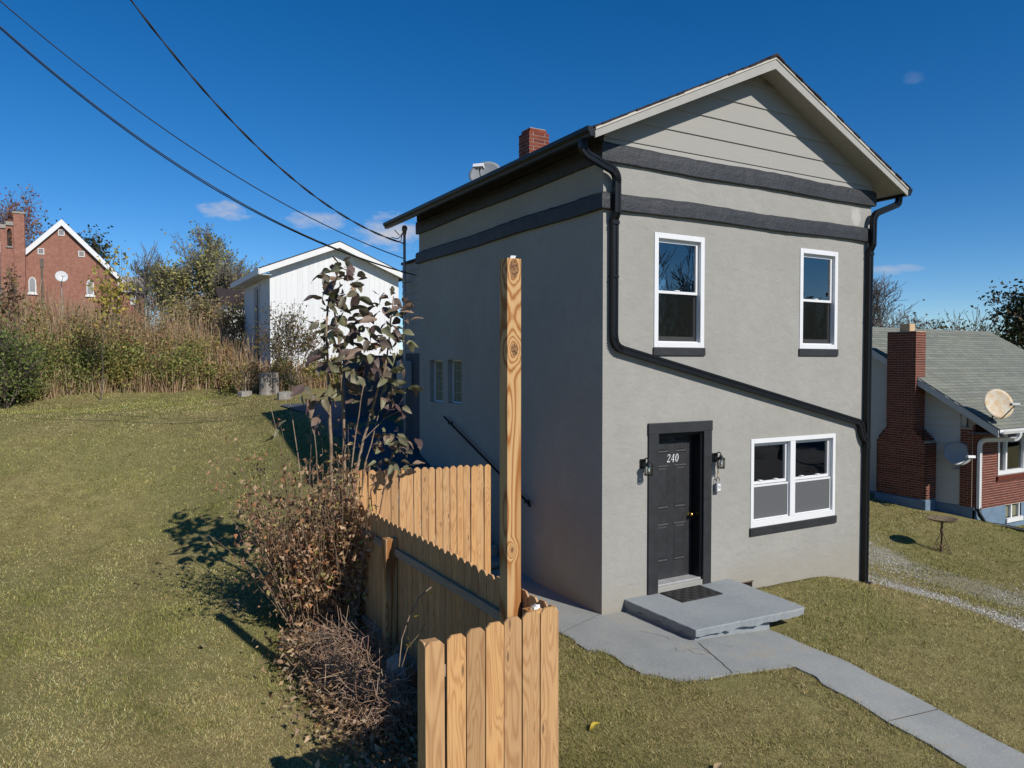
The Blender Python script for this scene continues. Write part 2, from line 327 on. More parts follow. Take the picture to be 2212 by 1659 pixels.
# ------------------------------------------------------------------ mesh helpers
class MB:
    def __init__(s): s.v = []; s.f = []; s.c = []
    def poly(s, pts, col=None):
        i = len(s.v); s.v += [tuple(p) for p in pts]; s.f.append(tuple(range(i, i + len(pts)))); s.c.append(col); return s
    def box(s, x0, x1, y0, y1, z0, z1, col=None):
        i = len(s.v)
        s.v += [(x0, y0, z0), (x1, y0, z0), (x1, y1, z0), (x0, y1, z0), (x0, y0, z1), (x1, y0, z1), (x1, y1, z1), (x0, y1, z1)]
        s.f += [tuple(i + q for q in f) for f in ((0, 3, 2, 1), (4, 5, 6, 7), (0, 1, 5, 4), (1, 2, 6, 5), (2, 3, 7, 6), (3, 0, 4, 7))]; s.c += [col] * 6; return s
    def ring(s, x0, x1, z0, z1, wl, wr, wb, wt, y0, y1):
        s.box(x0, x0 + wl, y0, y1, z0, z1); s.box(x1 - wr, x1, y0, y1, z0, z1)
        if wb: s.box(x0 + wl, x1 - wr, y0, y1, z0, z0 + wb)
        if wt: s.box(x0 + wl, x1 - wr, y0, y1, z1 - wt, z1)
        return s
    def prism(s, pts, off):
        n = len(pts); i = len(s.v); o = Vector(off); s.v += [tuple(p) for p in pts] + [tuple(Vector(p) + o) for p in pts]
        s.f.append(tuple(i + q for q in range(n))[::-1]); s.f.append(tuple(i + n + q for q in range(n)))
        for q in range(n): s.f.append((i + q, i + (q + 1) % n, i + n + (q + 1) % n, i + n + q))
        s.c += [None] * (n + 2); return s
    def tube(s, path, rad, n=8, cap=True):
        P = [Vector(p) for p in path]; m = len(P); rad = rad if hasattr(rad, '__len__') else [rad] * m; i = len(s.v)
        up = Vector((0, 0, 1)) if abs((P[-1] - P[0]).normalized().z) < .9 else Vector((1, 0, 0))
        for k in range(m):
            d = (P[min(k + 1, m - 1)] - P[max(k - 1, 0)]).normalized(); a = d.cross(up).normalized(); b = a.cross(d)
            for q in range(n):
                t = 2 * math.pi * q / n; s.v.append(tuple(P[k] + (a * math.cos(t) + b * math.sin(t)) * rad[k]))
        for k in range(m - 1):
            for q in range(n): s.f.append((i + k * n + q, i + k * n + (q + 1) % n, i + (k + 1) * n + (q + 1) % n, i + (k + 1) * n + q)); s.c.append(None)
        if cap: s.f.append(tuple(i + q for q in range(n))[::-1]); s.f.append(tuple(i + (m - 1) * n + q for q in range(n))); s.c += [None, None]
        return s
    def sweep(s, path, w, d, side=Vector((0, -1, 0)), prof=None):
        # rectangular pipe: width w in the plane of the path, depth d along `side`
        P = [Vector(p) for p in path]; m = len(P); i = len(s.v)
        prof = prof or [(-.5, -.5), (-.17, -.5), (-.13, -.38), (.13, -.38), (.17, -.5), (.5, -.5), (.5, .5), (-.5, .5)]; n = len(prof)
        for k in range(m):
            t0 = (P[k] - P[k - 1]).normalized() if k else None; t1 = (P[k + 1] - P[k]).normalized() if k < m - 1 else None
            t = (t0 + t1).normalized() if t0 and t1 else (t0 or t1); sc_ = 1 / max(.6, t.dot(t1 or t0))
            sd = (side - t * side.dot(t)).normalized(); a = t.cross(sd).normalized()
            for u, v in prof: s.v.append(tuple(P[k] + a * (u * w * sc_) - sd * (v * d)))
        for k in range(m - 1):
            for q in range(n): s.f.append((i + k * n + q, i + k * n + (q + 1) % n, i + (k + 1) * n + (q + 1) % n, i + (k + 1) * n + q)); s.c.append(None)
        s.f.append(tuple(i + q for q in range(n))[::-1]); s.f.append(tuple(i + (m - 1) * n + q for q in range(n))); s.c += [None, None]; return s
    def lathe(s, prof, cx, cy, n=16, z0=0):
        i = len(s.v); m = len(prof)
        for r, z in prof:
            for q in range(n): t = 2 * math.pi * q / n; s.v.append((cx + r * math.cos(t), cy + r * math.sin(t), z0 + z))
        for k in range(m - 1):
            for q in range(n): s.f.append((i + k * n + q, i + k * n + (q + 1) % n, i + (k + 1) * n + (q + 1) % n, i + (k + 1) * n + q)); s.c.append(None)
        return s
    def mesh(s, name, off=Vector((0, 0, 0)), smooth=False):
        me = bpy.data.meshes.new(name); me.from_pydata([tuple(Vector(v) - off) for v in s.v], [], s.f)
        bm = bmesh.new(); bm.from_mesh(me); bmesh.ops.recalc_face_normals(bm, faces=bm.faces); bm.to_mesh(me); bm.free()
        if smooth: me.polygons.foreach_set('use_smooth', [True] * len(me.polygons))
        if any(c is not None for c in s.c):
            a = me.attributes.new('col', 'FLOAT_COLOR', 'FACE'); a.data.foreach_set('color', np.array([(*(c or (.5, .5, .5)), 1) for c in s.c], dtype=np.float32).ravel())
        return me
    def build(s, name, mat, parent=None, smooth=False, bevel=0, kind=None, label=None):
        off = wloc(parent); me = s.mesh(name, off, smooth); o = bpy.data.objects.new(name, me); C.objects.link(o)
        me.materials.append(MAT[mat])
        if parent: o.parent = parent
        if bevel: b = o.modifiers.new('bevel', 'BEVEL'); b.width = bevel; b.segments = 2; b.limit_method = 'ANGLE'
        if kind: o['kind'] = kind
        if label: o['label'] = label
        return o
def wloc(o):
    v = Vector((0, 0, 0))
    while o: v += o.location; o = o.parent
    return v
def tag(o, label, cat, group=None, kind=None):
    if label: o['label'] = label
    if cat: o['category'] = cat
    if group: o['group'] = group
    if kind: o['kind'] = kind
    return o
def thing(name, label, cat, loc, group=None):
    o = bpy.data.objects.new(name, None); C.objects.link(o); o.location = loc; o.empty_display_size = .2
    return tag(o, label, cat, group)
def inst(name, me, parent, loc, rot=(0, 0, 0), scale=(1, 1, 1)):
    o = bpy.data.objects.new(name, me); C.objects.link(o); o.parent = parent
    o.location = Vector(loc) - (wloc(parent) if parent else Vector((0, 0, 0))); o.rotation_euler = rot; o.scale = scale; return o
def npmesh(name, V, F, col, mat, parent=None, kind=None, smooth=False):
    V = np.asarray(V, np.float32); F = np.asarray(F, np.int32); me = bpy.data.meshes.new(name); k = F.shape[1]
    off = wloc(parent); V = V - np.array(off, np.float32)
    me.vertices.add(len(V)); me.vertices.foreach_set('co', V.ravel())
    me.loops.add(F.size); me.loops.foreach_set('vertex_index', F.ravel())
    me.polygons.add(len(F)); me.polygons.foreach_set('loop_start', np.arange(0, F.size, k, dtype=np.int32))
    if smooth: me.polygons.foreach_set('use_smooth', np.ones(len(F), bool))
    me.update(calc_edges=True)
    if col is not None:
        a = me.attributes.new('col', 'FLOAT_COLOR', 'FACE'); cc = np.ones((len(F), 4), np.float32); cc[:, :3] = col; a.data.foreach_set('color', cc.ravel())
    me.materials.append(MAT[mat]); o = bpy.data.objects.new(name, me); C.objects.link(o)
    if parent: o.parent = parent
    if kind: o['kind'] = kind
    return o
def pix(u, v, D):      # survey helper: a point at depth D metres from the surveying position
    x, y, z = (u - 1106) / 1600, 1., -(v - 829.5) / 1600; P = R(1.57)
    c = (x, math.cos(P) + z * math.sin(P), -math.sin(P) + z * math.cos(P)); k = D / c[1]
    return Vector((CAM.x + k * (c[0] * math.cos(AZ) + c[1] * math.sin(AZ)), CAM.y + k * (-c[0] * math.sin(AZ) + c[1] * math.cos(AZ)), CAM.z + k * c[2]))
def snoise(x, y, seed=0):
    r = np.random.default_rng(seed); o = 0
    for k in range(5):
        a = r.uniform(0, 6.28, 3); f = 1.9 ** k; o = o + np.sin(x * f * np.cos(a[0]) + y * f * np.sin(a[0]) + a[1] + 1.3 * np.sin(y * f * .7 * np.cos(a[2]) + x * f * .6 + a[2])) / 1.6 ** k
    return o / 2.4

# ------------------------------------------------------------------ terrain
G = [(-1, -.5, 0), (0, 0, 0), (-.9, -2, 0), (.9, -2.4, -.02), (1.7, -1.3, -.08), (2.4, -.5, -.06), (1.3, -4.2, -.27), (1.3, -7, -.55), (3.3, -.1, -.09), (4.4, -.1, -.11), (5.7, -.1, -.40),
     (3.5, -2, -.2), (5.5, -2.2, -.45), (-2.4, -1.5, -.05), (-2.2, -4, -.2), (-2, -7, -.5), (-3.1, -3, -.35), (-3.4, -.5, -.3), (-3.4, 2, -.18), (-4.5, 2.4, -.1), (-5.5, -1.2, -.2), (-8, -1, -.1),
     (-6, -6, -.45), (-10, -6, -.4), (-12, 2, .2), (-1.5, 1.5, .02), (-.5, 2.4, .05), (-2.5, 2.4, 0), (-4.5, 5, .05), (-3, 5, .3), (-1.8, 5, .85), (-2.3, 7.0, 1.3), (-3.6, 7.3, .75), (-4.9, 7.6, .3), (-7, 5, .05), (-4.5, 10, 1.15), (-7, 10, 1.0), (-12, 10, 1.0), (-2.2, 10, 1.8),
     (-7, 7.5, .3), (-12, 7, .4), (-2, 13, 2.12), (-6, 13, 1.95), (-12, 13, 1.95), (-.5, 7, 1.7), (-.7, 17.7, 2.4), (-4.5, 20.8, 2.42), (-9, 21, 2.42), (-16, 20, 2.5), (3, 20, 2.75), (2, 12, 2.2),
     (-4.5, 24, 3.5), (-9, 24, 3.75), (-16, 24, 3.85), (-1, 22.5, 2.95), (-8, 30, 4.6), (-18, 32, 4.8), (4, 32, 4.4), (0, 42, 5.4), (6, 46, 5.2), (-8, 60, 5.5), (-30, 60, 5.5), (10, 60, 4.5), (7, .7, -.68), (9, -1, -1.05), (7, -3, -.8),
     (11.3, 1.9, -1.02), (13.5, 5, -.55), (14.2, 4, -.66), (14.6, 2.96, -.76), (16, 2.9, -1.1), (18, 2.9, -1.2), (14, 10, .1), (10, 8, .1), (8, 12, .9), (15, -4, -1.7), (10, -8, -1.6), (20, -4, -2), (25, 10, -.5),
     (30, 25, 1.5), (20, 20, 1.2), (-30, 20, 3), (-30, -10, .2), (0, -20, -1.4), (30, -20, -2.6), (-30, -35, -1), (60, 20, 0), (60, -40, -3), (0, -60, -2.5), (-70, 20, 4), (-60, 90, 6), (0, 110, 6), (70, 90, 4), (120, 0, -1), (-120, 0, 3), (0, -120, -3), (0, 140, 6)]
GA = np.array(G, float)
def tk(d2): return np.where(d2 > 1e-9, .5 * d2 * np.log(np.maximum(d2, 1e-9)), 0)
n_ = len(GA); K = tk(((GA[:, None, :2] - GA[None, :, :2]) ** 2).sum(-1)) + np.eye(n_) * .02; Pm = np.c_[np.ones(n_), GA[:, :2]]
TW = np.linalg.solve(np.block([[K, Pm], [Pm.T, np.zeros((3, 3))]]), np.r_[GA[:, 2], 0, 0, 0])
def gh(x, y):
    x = np.atleast_1d(np.asarray(x, float)); y = np.atleast_1d(np.asarray(y, float)); r = np.hypot(x, y); k = np.minimum(1, 130 / np.maximum(r, 1e-6)); x, y = x * k, y * k
    o = np.empty(x.shape); xf, yf, of = x.ravel(), y.ravel(), o.ravel()
    for i in range(0, xf.size, 20000):
        d2 = (xf[i:i + 20000, None] - GA[None, :, 0]) ** 2 + (yf[i:i + 20000, None] - GA[None, :, 1]) ** 2
        of[i:i + 20000] = tk(d2) @ TW[:n_] + TW[n_] + TW[n_ + 1] * xf[i:i + 20000] + TW[n_ + 2] * yf[i:i + 20000]
    return of.reshape(x.shape)
def g1(x, y): return float(gh(x, y)[0])
PY = np.array([-14, -2.95, -2.64, -2.42, -2.36, -2.31, -2.265, -2.22, -2.12, -1.95, -1.81, -1.4, -1.1, -.87, -.18, 1, 2.52])
PL = np.array([.93, .865, .90, .88, .62, .36, .164, -.2, -.5, -.68, -.77, -.784, -.79, -.90, -.85, -1.1, -1.25])
def path_left(y): return np.interp(y, PY, PL) + .025 * np.sin(np.asarray(y) * 9) + .015 * np.sin(np.asarray(y) * 23 + 1)
def path_right(y): return np.where(np.asarray(y) < -.02, 1.70 + .02 * np.sin(np.asarray(y) * 7), .04)
def on_path(x, y, pad=0): return (x > path_left(y) - pad) & (x < path_right(y) + pad) & (y < 2.52)
def ax(lo, a, b, hi, st):
    mid = np.arange(a, b + 1e-6, st); out = [mid[-1]]; d = st
    while out[-1] < hi: d *= 1.35; out.append(min(hi, out[-1] + d))
    lo_ = [mid[0]]; d = st
    while lo_[-1] > lo: d *= 1.35; lo_.append(max(lo, lo_[-1] - d))
    return np.r_[np.array(lo_[1:])[::-1], mid, np.array(out[1:])]
gx = np.unique(np.round(np.r_[ax(-400, -12, 19, 400, .22), .05, .17, 5.55, 5.67], 3)); gy = np.unique(np.round(np.r_[ax(-400, -9, 30, 400, .24), .05, .17, 6.18, 6.32], 3))
GX, GY = np.meshgrid(gx, gy); GZ = gh(GX, GY)
near = (np.abs(GX) < 25) & (np.abs(GY) < 30) & ~on_path(GX, GY, .35)
GZ = GZ + np.where(near, .028 * snoise(GX * 1.4, GY * 1.4, 3), 0)
inside = (GX > .1) & (GX < 5.6) & (GY > .1) & (GY < 6.25); GZ = np.where(inside, -.9, GZ)
GZ = np.where((GX > -1.35) & (GX < .1) & (GY > 2.6) & (GY < 6.0), np.minimum(GZ, np.maximum(-.02 + (GY - 2.6) * .46 - .15, -.1)), GZ)
nx, ny = len(gx), len(gy); idx = np.arange(nx * ny).reshape(ny, nx)
Fq = np.stack([idx[:-1, :-1], idx[:-1, 1:], idx[1:, 1:], idx[1:, :-1]], -1).reshape(-1, 4)
npmesh('ground', np.stack([GX, GY, GZ], -1).reshape(-1, 3), Fq, None, 'ground', kind='structure', smooth=True)

# concrete path wrapping the corner of the house and running to the street
ys = np.unique(np.round(np.r_[np.arange(-14, -3, .4), np.arange(-3, -2.0, .03), np.arange(-2, 2.521, .12), -.02, .0], 3)); m = MB(); NXP = 9
rows = []
for y in ys:
    a, b = float(path_left(y)), float(path_right(y)); xs = np.linspace(a, b, NXP); zs = gh(xs, np.full(NXP, y)) + .02
    rows.append([(x, y, z) for x, z in zip(xs, zs)])
for r in rows: m.v += r
for j in range(len(rows) - 1):
    for i in range(NXP - 1): q = j * NXP + i; m.f.append((q, q + 1, q + NXP + 1, q + NXP)); m.c.append(None)
base = len(m.v)
for j, r in enumerate(rows): m.v += [(r[0][0], r[0][1], r[0][2] - .12), (r[-1][0], r[-1][1], r[-1][2] - .12)]
for j in range(len(rows) - 1):
    m.f.append((j * NXP, (j + 1) * NXP, base + 2 * j + 2, base + 2 * j)); m.f.append((j * NXP + NXP - 1, base + 2 * j + 1, base + 2 * j + 3, (j + 1) * NXP + NXP - 1)); m.c += [None, None]
path = m.build('path', 'painted_concrete', kind='structure')
jm = MB()
for (x0, y0, x1, y1, w) in [(.40, -1.43, .10, -2.27, .012), (-.86, -.30, -.02, .02, .007), (.9, -3.6, 1.7, -3.62, .012)]:
    N = 14; nrm = Vector((-(y1 - y0), x1 - x0)).normalized() * w / 2; L_ = []
    for i in range(N + 1):
        t = i / N; x, y = x0 + (x1 - x0) * t + .006 * math.sin(i * 2.1), y0 + (y1 - y0) * t; z = g1(x, y) + .0235
        L_.append(((x - nrm.x, y - nrm.y, z), (x + nrm.x, y + nrm.y, z)))
    for i in range(N): jm.poly([L_[i][0], L_[i][1], L_[i + 1][1], L_[i + 1][0]])
jm.build('joint', 'soil', path)
m = MB(); xs = np.linspace(-60, 90, 76); rows = []
for y in np.linspace(-34, -13.5, 8): rows.append([(x, y, z + .22) for x, z in zip(xs, gh(xs, np.full(76, y)))])
for r in rows: m.v += r
for j in range(7):
    for i in range(75): q = j * 76 + i; m.f.append((q, q + 1, q + 77, q + 76)); m.c.append(None)
m.build('street', 'asphalt', kind='structure')  # unseen street, added and widened so the double window mirrors dark asphalt
sk = MB()
for pts in ([(.02, -.72), (.10, -.86), (.16, -.98), (.20, -1.1), (.16, -1.18)], [(.05, -1.42), (-.02, -1.5), (.06, -1.56), (.14, -1.52), (.12, -1.66), (.2, -1.75)], [(.2, -1.5), (.3, -1.62), (.26, -1.75)], [(.62, -1.62), (.7, -1.7), (.78, -1.68)]):
    for (xa, ya), (xb, yb) in zip(pts, pts[1:]):
        d = Vector((xb - xa, yb - ya)); nn = Vector((-d.y, d.x)).normalized() * .004; zz = g1((xa + xb) / 2, (ya + yb) / 2) + .026; sk.poly([(xa - nn.x, ya - nn.y, zz), (xa + nn.x, ya + nn.y, zz), (xb + nn.x, yb + nn.y, zz), (xb - nn.x, yb - nn.y, zz)])
sk.build('chalk_mark', 'raw_concrete', path, kind='stuff')
# side walk climbing behind the house
m = MB(); rows = []
for y in np.arange(5.35, 14.01, .25):
    xl = -1.15 - .08 * math.sin(y); xs = np.linspace(xl, .35 if y > 6.5 else .03, 5); rows.append([(x, y, z + .015) for x, z in zip(xs, gh(xs, np.full(5, y)))])
for r in rows: m.v += r
for j in range(len(rows) - 1):
    for i in range(4): q = j * 5 + i; m.f.append((q, q + 1, q + 6, q + 5)); m.c.append(None)
m.build('side_walk', 'dark_block', kind='structure')
st = thing('concrete_steps', 'grey-blue painted concrete steps climbing the shaded side of the house', 'steps', (-.6, 2.6, 0))
for i in range(8): MB().box(-1.27, -.012, 2.6 + i * .34, 2.6 + (i + 1) * .34 - .002, -.1, .17 + i * .178).build('step', 'painted_concrete', st, bevel=.012)

# ------------------------------------------------------------------ main house
HW, HD = 5.72, 6.37           # width, depth; front wall on Y = 0, left wall on X = 0
house = thing('house', 'two-storey grey stucco house with charcoal bands and black gutters', 'house', (HW / 2, HD / 2, 0))
def wall_holes(s0, s1, z0, z1, holes, t, fn):
    # solid wall panel with rectangular openings; fn(s, depth, z) maps to the world
    S = sorted({s0, s1, *[h[0] for h in holes], *[h[1] for h in holes]}); Z = sorted({z0, z1, *[h[2] for h in holes], *[h[3] for h in holes]}); m = MB()
    ins = lambda a, b: any(h[0] - 1e-6 < a < h[1] + 1e-6 and h[2] - 1e-6 < b < h[3] + 1e-6 for h in holes)
    solid = [[not ins((S[i] + S[i + 1]) / 2, (Z[j] + Z[j + 1]) / 2) for j in range(len(Z) - 1)] for i in range(len(S) - 1)]
    ok = lambda i, j: 0 <= i < len(S) - 1 and 0 <= j < len(Z) - 1 and solid[i][j]
    for i in range(len(S) - 1):
        for j in range(len(Z) - 1):
            if not solid[i][j]: continue
            a, b, c, d = S[i], S[i + 1], Z[j], Z[j + 1]
            m.poly([fn(a, 0, c), fn(b, 0, c), fn(b, 0, d), fn(a, 0, d)]); m.poly([fn(a, t, c), fn(a, t, d), fn(b, t, d), fn(b, t, c)])
            if not ok(i - 1, j): m.poly([fn(a, 0, c), fn(a, 0, d), fn(a, t, d), fn(a, t, c)])
            if not ok(i + 1, j): m.poly([fn(b, 0, c), fn(b, t, c), fn(b, t, d), fn(b, 0, d)])
            if not ok(i, j - 1): m.poly([fn(a, 0, c), fn(a, t, c), fn(b, t, c), fn(b, 0, c)])
            if not ok(i, j + 1): m.poly([fn(a, 0, d), fn(b, 0, d), fn(b, t, d), fn(a, t, d)])
    return m
W1, W2, W3, DR = (.89, 1.84, 3.67, 5.285), (3.92, 4.85, 3.68, 5.295), (2.84, 4.84, .89, 2.27), (.97, 1.836, .16, 2.445)
T = .24
def weld(o):
    bm = bmesh.new(); bm.from_mesh(o.data); bmesh.ops.remove_doubles(bm, verts=bm.verts, dist=.0005); bmesh.ops.recalc_face_normals(bm, faces=bm.faces); bm.to_mesh(o.data); bm.free(); return o
weld(wall_holes(0, HW, -.8, 6.36, [W1, W2, W3, DR, (2.69, 2.90, -.04, .055)], T, lambda s, d, z: (s, d, z)).build('front_wall', 'stucco', house))
SW = [(4.35, 4.96, 2.68, 3.515), (5.20, 5.825, 2.67, 3.515)]
weld(wall_holes(T, HD, -.8, 6.36, SW, T, lambda s, d, z: (d, s, z)).build('left_wall', 'stucco', house))
weld(wall_holes(T, HD, -1.2, 6.36, [(1.30, 2.20, .85, 2.1)], T, lambda s, d, z: (HW - d, s, z)).build('right_wall', 'stucco', house))
MB().box(T, HW - T, HD - T, HD, -.8, 6.36).build('rear_wall', 'stucco', house)
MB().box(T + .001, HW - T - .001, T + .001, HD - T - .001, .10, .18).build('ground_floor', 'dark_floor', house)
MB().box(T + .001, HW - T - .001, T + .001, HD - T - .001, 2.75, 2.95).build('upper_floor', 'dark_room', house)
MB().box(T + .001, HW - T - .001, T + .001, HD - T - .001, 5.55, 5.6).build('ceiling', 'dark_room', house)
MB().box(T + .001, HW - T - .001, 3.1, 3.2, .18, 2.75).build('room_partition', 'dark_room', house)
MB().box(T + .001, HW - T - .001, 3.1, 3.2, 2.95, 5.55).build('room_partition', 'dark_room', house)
MB().box(2.69, 2.90, .10, .12, -.06, .07).build('crawl_vent', 'black_metal', house)
MB().box(2.67, 2.915, -.008, .05, .05, .068).build('vent_lintel', 'rust', house)
# charcoal stucco bands wrapping three sides, hand-trowelled and uneven
def band(z0, z1, out, seed):
    r = random.Random(seed); m = MB(); pts = []
    y = HD + .02
    path_ = [((0, HD + .05), (-1, 0)), ((0, 0), None), ((HW, 0), None), ((HW, HD + .05), (1, 0))]
    segs = [((0, HD + .05), (0, 0), (-1, 0)), ((0, 0), (HW, 0), (0, -1)), ((HW, 0), (HW, HD + .05), (1, 0))]
    L_ = 0; ring = []
    for k, (a, b, nn) in enumerate(segs):
        a, b = Vector(a), Vector(b); n = int((b - a).length / .16)
        for i in range(n + 1):
            if k and i == 0: continue
            t = i / n; p = a + (b - a) * t; corner = (i == n and k < 2)
            o = Vector(nn) if not corner else Vector(nn) + Vector(segs[k + 1][2])
            ring.append((p, o))
    for p, o in ring:
        w = lambda s: s * (r.random() - .5) + 0
        s_ = math.sin(p.x * 2.1 + p.y * 1.7 + seed) * .008
        e = out + .005 * math.sin(p.x * 3.3 + p.y * 2.7 + seed * 2) + w(.006); zl = z0 + s_ + w(.005); zh = z1 + s_ * 1.2 + w(.012)
        q = lambda d, z: (p.x + o.x * d, p.y + o.y * d, z)
        pts.append([q(-.02, zl), q(e - .006, zl - .002), q(e, zl + .008), q(e + .002, (zl + zh) / 2), q(e - .002, zh - .045), q(e * .55, zh - .018), q(-.02, zh)])
    for a in pts: m.v += a
    n = 7
    for j in range(len(pts) - 1):
        for i in range(n - 1): b = j * n + i; m.f.append((b, b + 1, b + n + 1, b + n)); m.c.append(None)
    m.f += [tuple(range(n)), tuple((len(pts) - 1) * n + i for i in range(n))]; m.c += [None, None]
    return m
band(6.14, 6.415, .055, 1).build('band', 'band', house, smooth=False)
band(5.52, 5.768, .06, 4).build('band', 'band', house, smooth=False)
# roof
RX, RZ, SL = 2.86, 7.985, .470; YF, YB = -.395, 7.03; EX0, EX1 = -.42, HW + .42
def rz(x): return RZ - SL * abs(x - RX)
roof = MB()
for s in (-1, 1):
    e = EX0 if s < 0 else EX1
    prof = [(RX, RZ - .012), (e, rz(e) - .012), (e, rz(e) - .055), (RX, RZ - .055)]
    roof.prism([(x, YF + .02, z) for x, z in prof], (0, YB - YF - .04, 0))
roof = roof.build('roof', 'roof_felt', house)
sh = MB(); rr = random.Random(3)
for s in (-1, 1):
    e = EX0 - .03 if s < 0 else EX1 + .03; L_ = abs(e - RX); N = 24
    for k in range(N):
        t0, t1 = k / N, (k + 1.12) / N; x1 = RX + (e - RX) * min(1, t1); x0 = RX + (e - RX) * t0; y = YF - .025 + rr.uniform(-.012, .012)
        while y < YB:
            y1 = min(YB + .02, y + .33); c = rr.uniform(.7, 1.3); h = rr.uniform(-.003, .004)
            sh.poly([(x0, y, rz(x0) + .004), (x1, y, rz(x1) + .012 + h), (x1, y1 - .006, rz(x1) + .012 + h), (x0, y1 - .006, rz(x0) + .004)], (.055 * c, .032 * c, .028 * c))
            sh.poly([(x1, y, rz(x1) + .012 + h), (x1, y1, rz(x1) + .012 + h), (x1, y1, rz(x1) - .012), (x1, y, rz(x1) - .012)], (.03, .02, .018))
            if y < YF + .05: sh.poly([(x0, y, rz(x0) + .006), (x1, y, rz(x1) + .014), (x1, y, rz(x1) - .012), (x0, y, rz(x0) - .012)], (.035 * c, .022 * c, .02 * c))
            y = y1
sh.build('shingles', 'attr', roof, kind='stuff')
rc = MB()
y = YF - .03
while y < YB: rc.prism([(RX - .15, y, rz(RX - .15) + .02), (RX, y, RZ + .035), (RX + .15, y, rz(RX + .15) + .02), (RX, y, RZ + .004)], (0, .28, .006)); y += .26
rc.build('ridge_cap', 'roof_felt', roof)
for s, nm in ((-1, 'l'), (1, 'r')):
    e = EX0 + .0 if s < 0 else EX1
    f = lambda x, dz: (x, YF, rz(x) + dz)
    MB().prism([f(RX, -.034), f(e, -.034), f(e, -.145), f(RX, -.185)], (0, .028, 0)).build('rake_board', 'rake', roof)
    MB().prism([(RX, YF - .014, RZ - .012), (e, YF - .014, rz(e) - .012), (e, YF - .014, rz(e) - .045), (RX, YF - .014, RZ - .045)], (0, .03, 0)).build('rake_trim', 'rake_edge', roof)
    # boarded soffits: under the rake overhang and under the eaves
    g = lambda x, y, dz: (x, y, rz(x) + dz)
    MB().poly([g(RX, YF + .03, -.09), g(e, YF + .03, -.09), g(e, .0, -.09), g(RX, .0, -.09)]).build('soffit', 'rake', roof)
    w = 0 if s < 0 else HW
    MB().poly([g(w, 0, -.09), g(e, 0, -.09), g(e, YB - .03, -.09), g(w, YB - .03, -.09)]).build('soffit', 'house_paint_grey', roof)
for x0_, x1_ in ((-.035, .0), (HW, HW + .035)): MB().box(x0_, x1_, .012, HD + .04, 6.40, 6.60).build('frieze', 'charcoal', house)
MB().box(.002, T, .14, HD - .001, 6.362, 6.53).box(HW - T, HW - .002, .14, HD - .001, 6.362, 6.53).build('wall_plate', 'stucco', house)
MB().prism([(.0, HD - .05, 6.37), (HW, HD - .05, 6.37), (HW, HD - .05, rz(HW) - .09), (RX, HD - .05, RZ - .09), (0, HD - .05, rz(0) - .09)], (0, .05, 0)).build('rear_gable', 'siding_gable', house)
# gable boards, lapped
gz = [6.36, 6.468, 6.745, 7.045, 7.352, 7.66, 7.93]
MB().prism([(.02, .03, 6.30), (HW - .02, .03, 6.30), (HW - .02, .03, rz(HW) - .09), (RX, .03, RZ - .09), (.02, .03, rz(0) - .09)], (0, .1, 0)).build('gable_backing', 'stucco', house)
for k in range(len(gz) - 1):
    a, b = gz[k], gz[k + 1] + .03
    def half(z): return min(HW / 2, (RZ - .075 - z) / SL)
    ha, hb = half(a), max(.01, half(b)); hm = HW / 2
    def yy(z): return -.006 - .020 * (b - z) / (b - a)
    zc = RZ - .075 - SL * hm
    pl = [(RX - ha, yy(a), a), (RX + ha, yy(a), a)] + ([(RX + ha, yy(zc), zc)] if a < zc < b else []) + [(RX + hb, yy(b), b), (RX - hb, yy(b), b)] + ([(RX - ha, yy(zc), zc)] if a < zc < b else [])
    MB().prism(pl, (0, .03, 0)).build('gable_board', 'siding_gable', house)
lv = MB()
for k in range(5): lv.box(RX - .42 + .05 * k, RX - .20 , -.040, -.028, 7.69 + .034 * k, 7.70 + .034 * k); lv.box(RX + .20, RX + .42 - .05 * k, -.040, -.028, 7.69 + .034 * k, 7.70 + .034 * k)
lv.build('gable_louvre', 'siding_gable', house)
# gutters (K-profile) and downspouts
def gutter(x, s, y0, y1, zt):
    pr = [(0, 0), (0, -.115), (.075, -.12), (.085, -.085), (.115, -.05), (.118, 0), (.108, 0), (.105, -.045), (.07, -.108), (.008, -.105), (.008, 0)]
    m = MB().prism([(x + s * a, y0, zt + b) for a, b in pr], (0, y1 - y0, 0))
    m.prism([(x + s * a, y0 - .004, zt + b) for a, b in pr[:6]], (0, .004, 0)); m.prism([(x + s * a, y1, zt + b) for a, b in pr[:6]], (0, .004, 0)); return m
gutter(EX0 - .002, -1, YF - .0, YB + .02, rz(EX0) - .012).build('gutter', 'black_metal', house)
gutter(EX1 + .002, 1, YF - .0, YB + .02, rz(EX1) - .012).build('gutter', 'black_metal', house)
zg = rz(EX0) - .13
def arc(a, b, c, n=4):
    a, b, c = Vector(a), Vector(b), Vector(c); return [a * (1 - t) ** 2 + b * 2 * t * (1 - t) + c * t * t for t in [i / n for i in range(n + 1)]]
PW, PD = .098, .075
p1 = [Vector((EX0 - .06, -.20, zg))] + arc((EX0 - .06, -.20, zg - .05), (EX0 - .06, -.20, zg - .14), (EX0 + .03, -.185, zg - .18)) + arc((.05, -.125, 6.02), (.14, -.115, 5.985), (.14, -.112, 5.88)) + [Vector((.14, -.112, 5.47)), Vector((.14, -.062, 5.38)), Vector((.14, -.058, 3.84))] + arc((.145, -.058, 3.80), (.15, -.058, 3.66), (.29, -.058, 3.63)) + [Vector((5.30, -.058, 2.46))] + arc((5.33, -.058, 2.455), (5.44, -.058, 2.43), (5.45, -.058, 2.31)) + arc((5.455, -.06, 2.28), (5.50, -.062, 2.16), (5.565, -.066, 2.12))
MB().sweep(p1, PW, PD).build('downspout', 'black_metal', house)
zr = rz(EX1) - .13
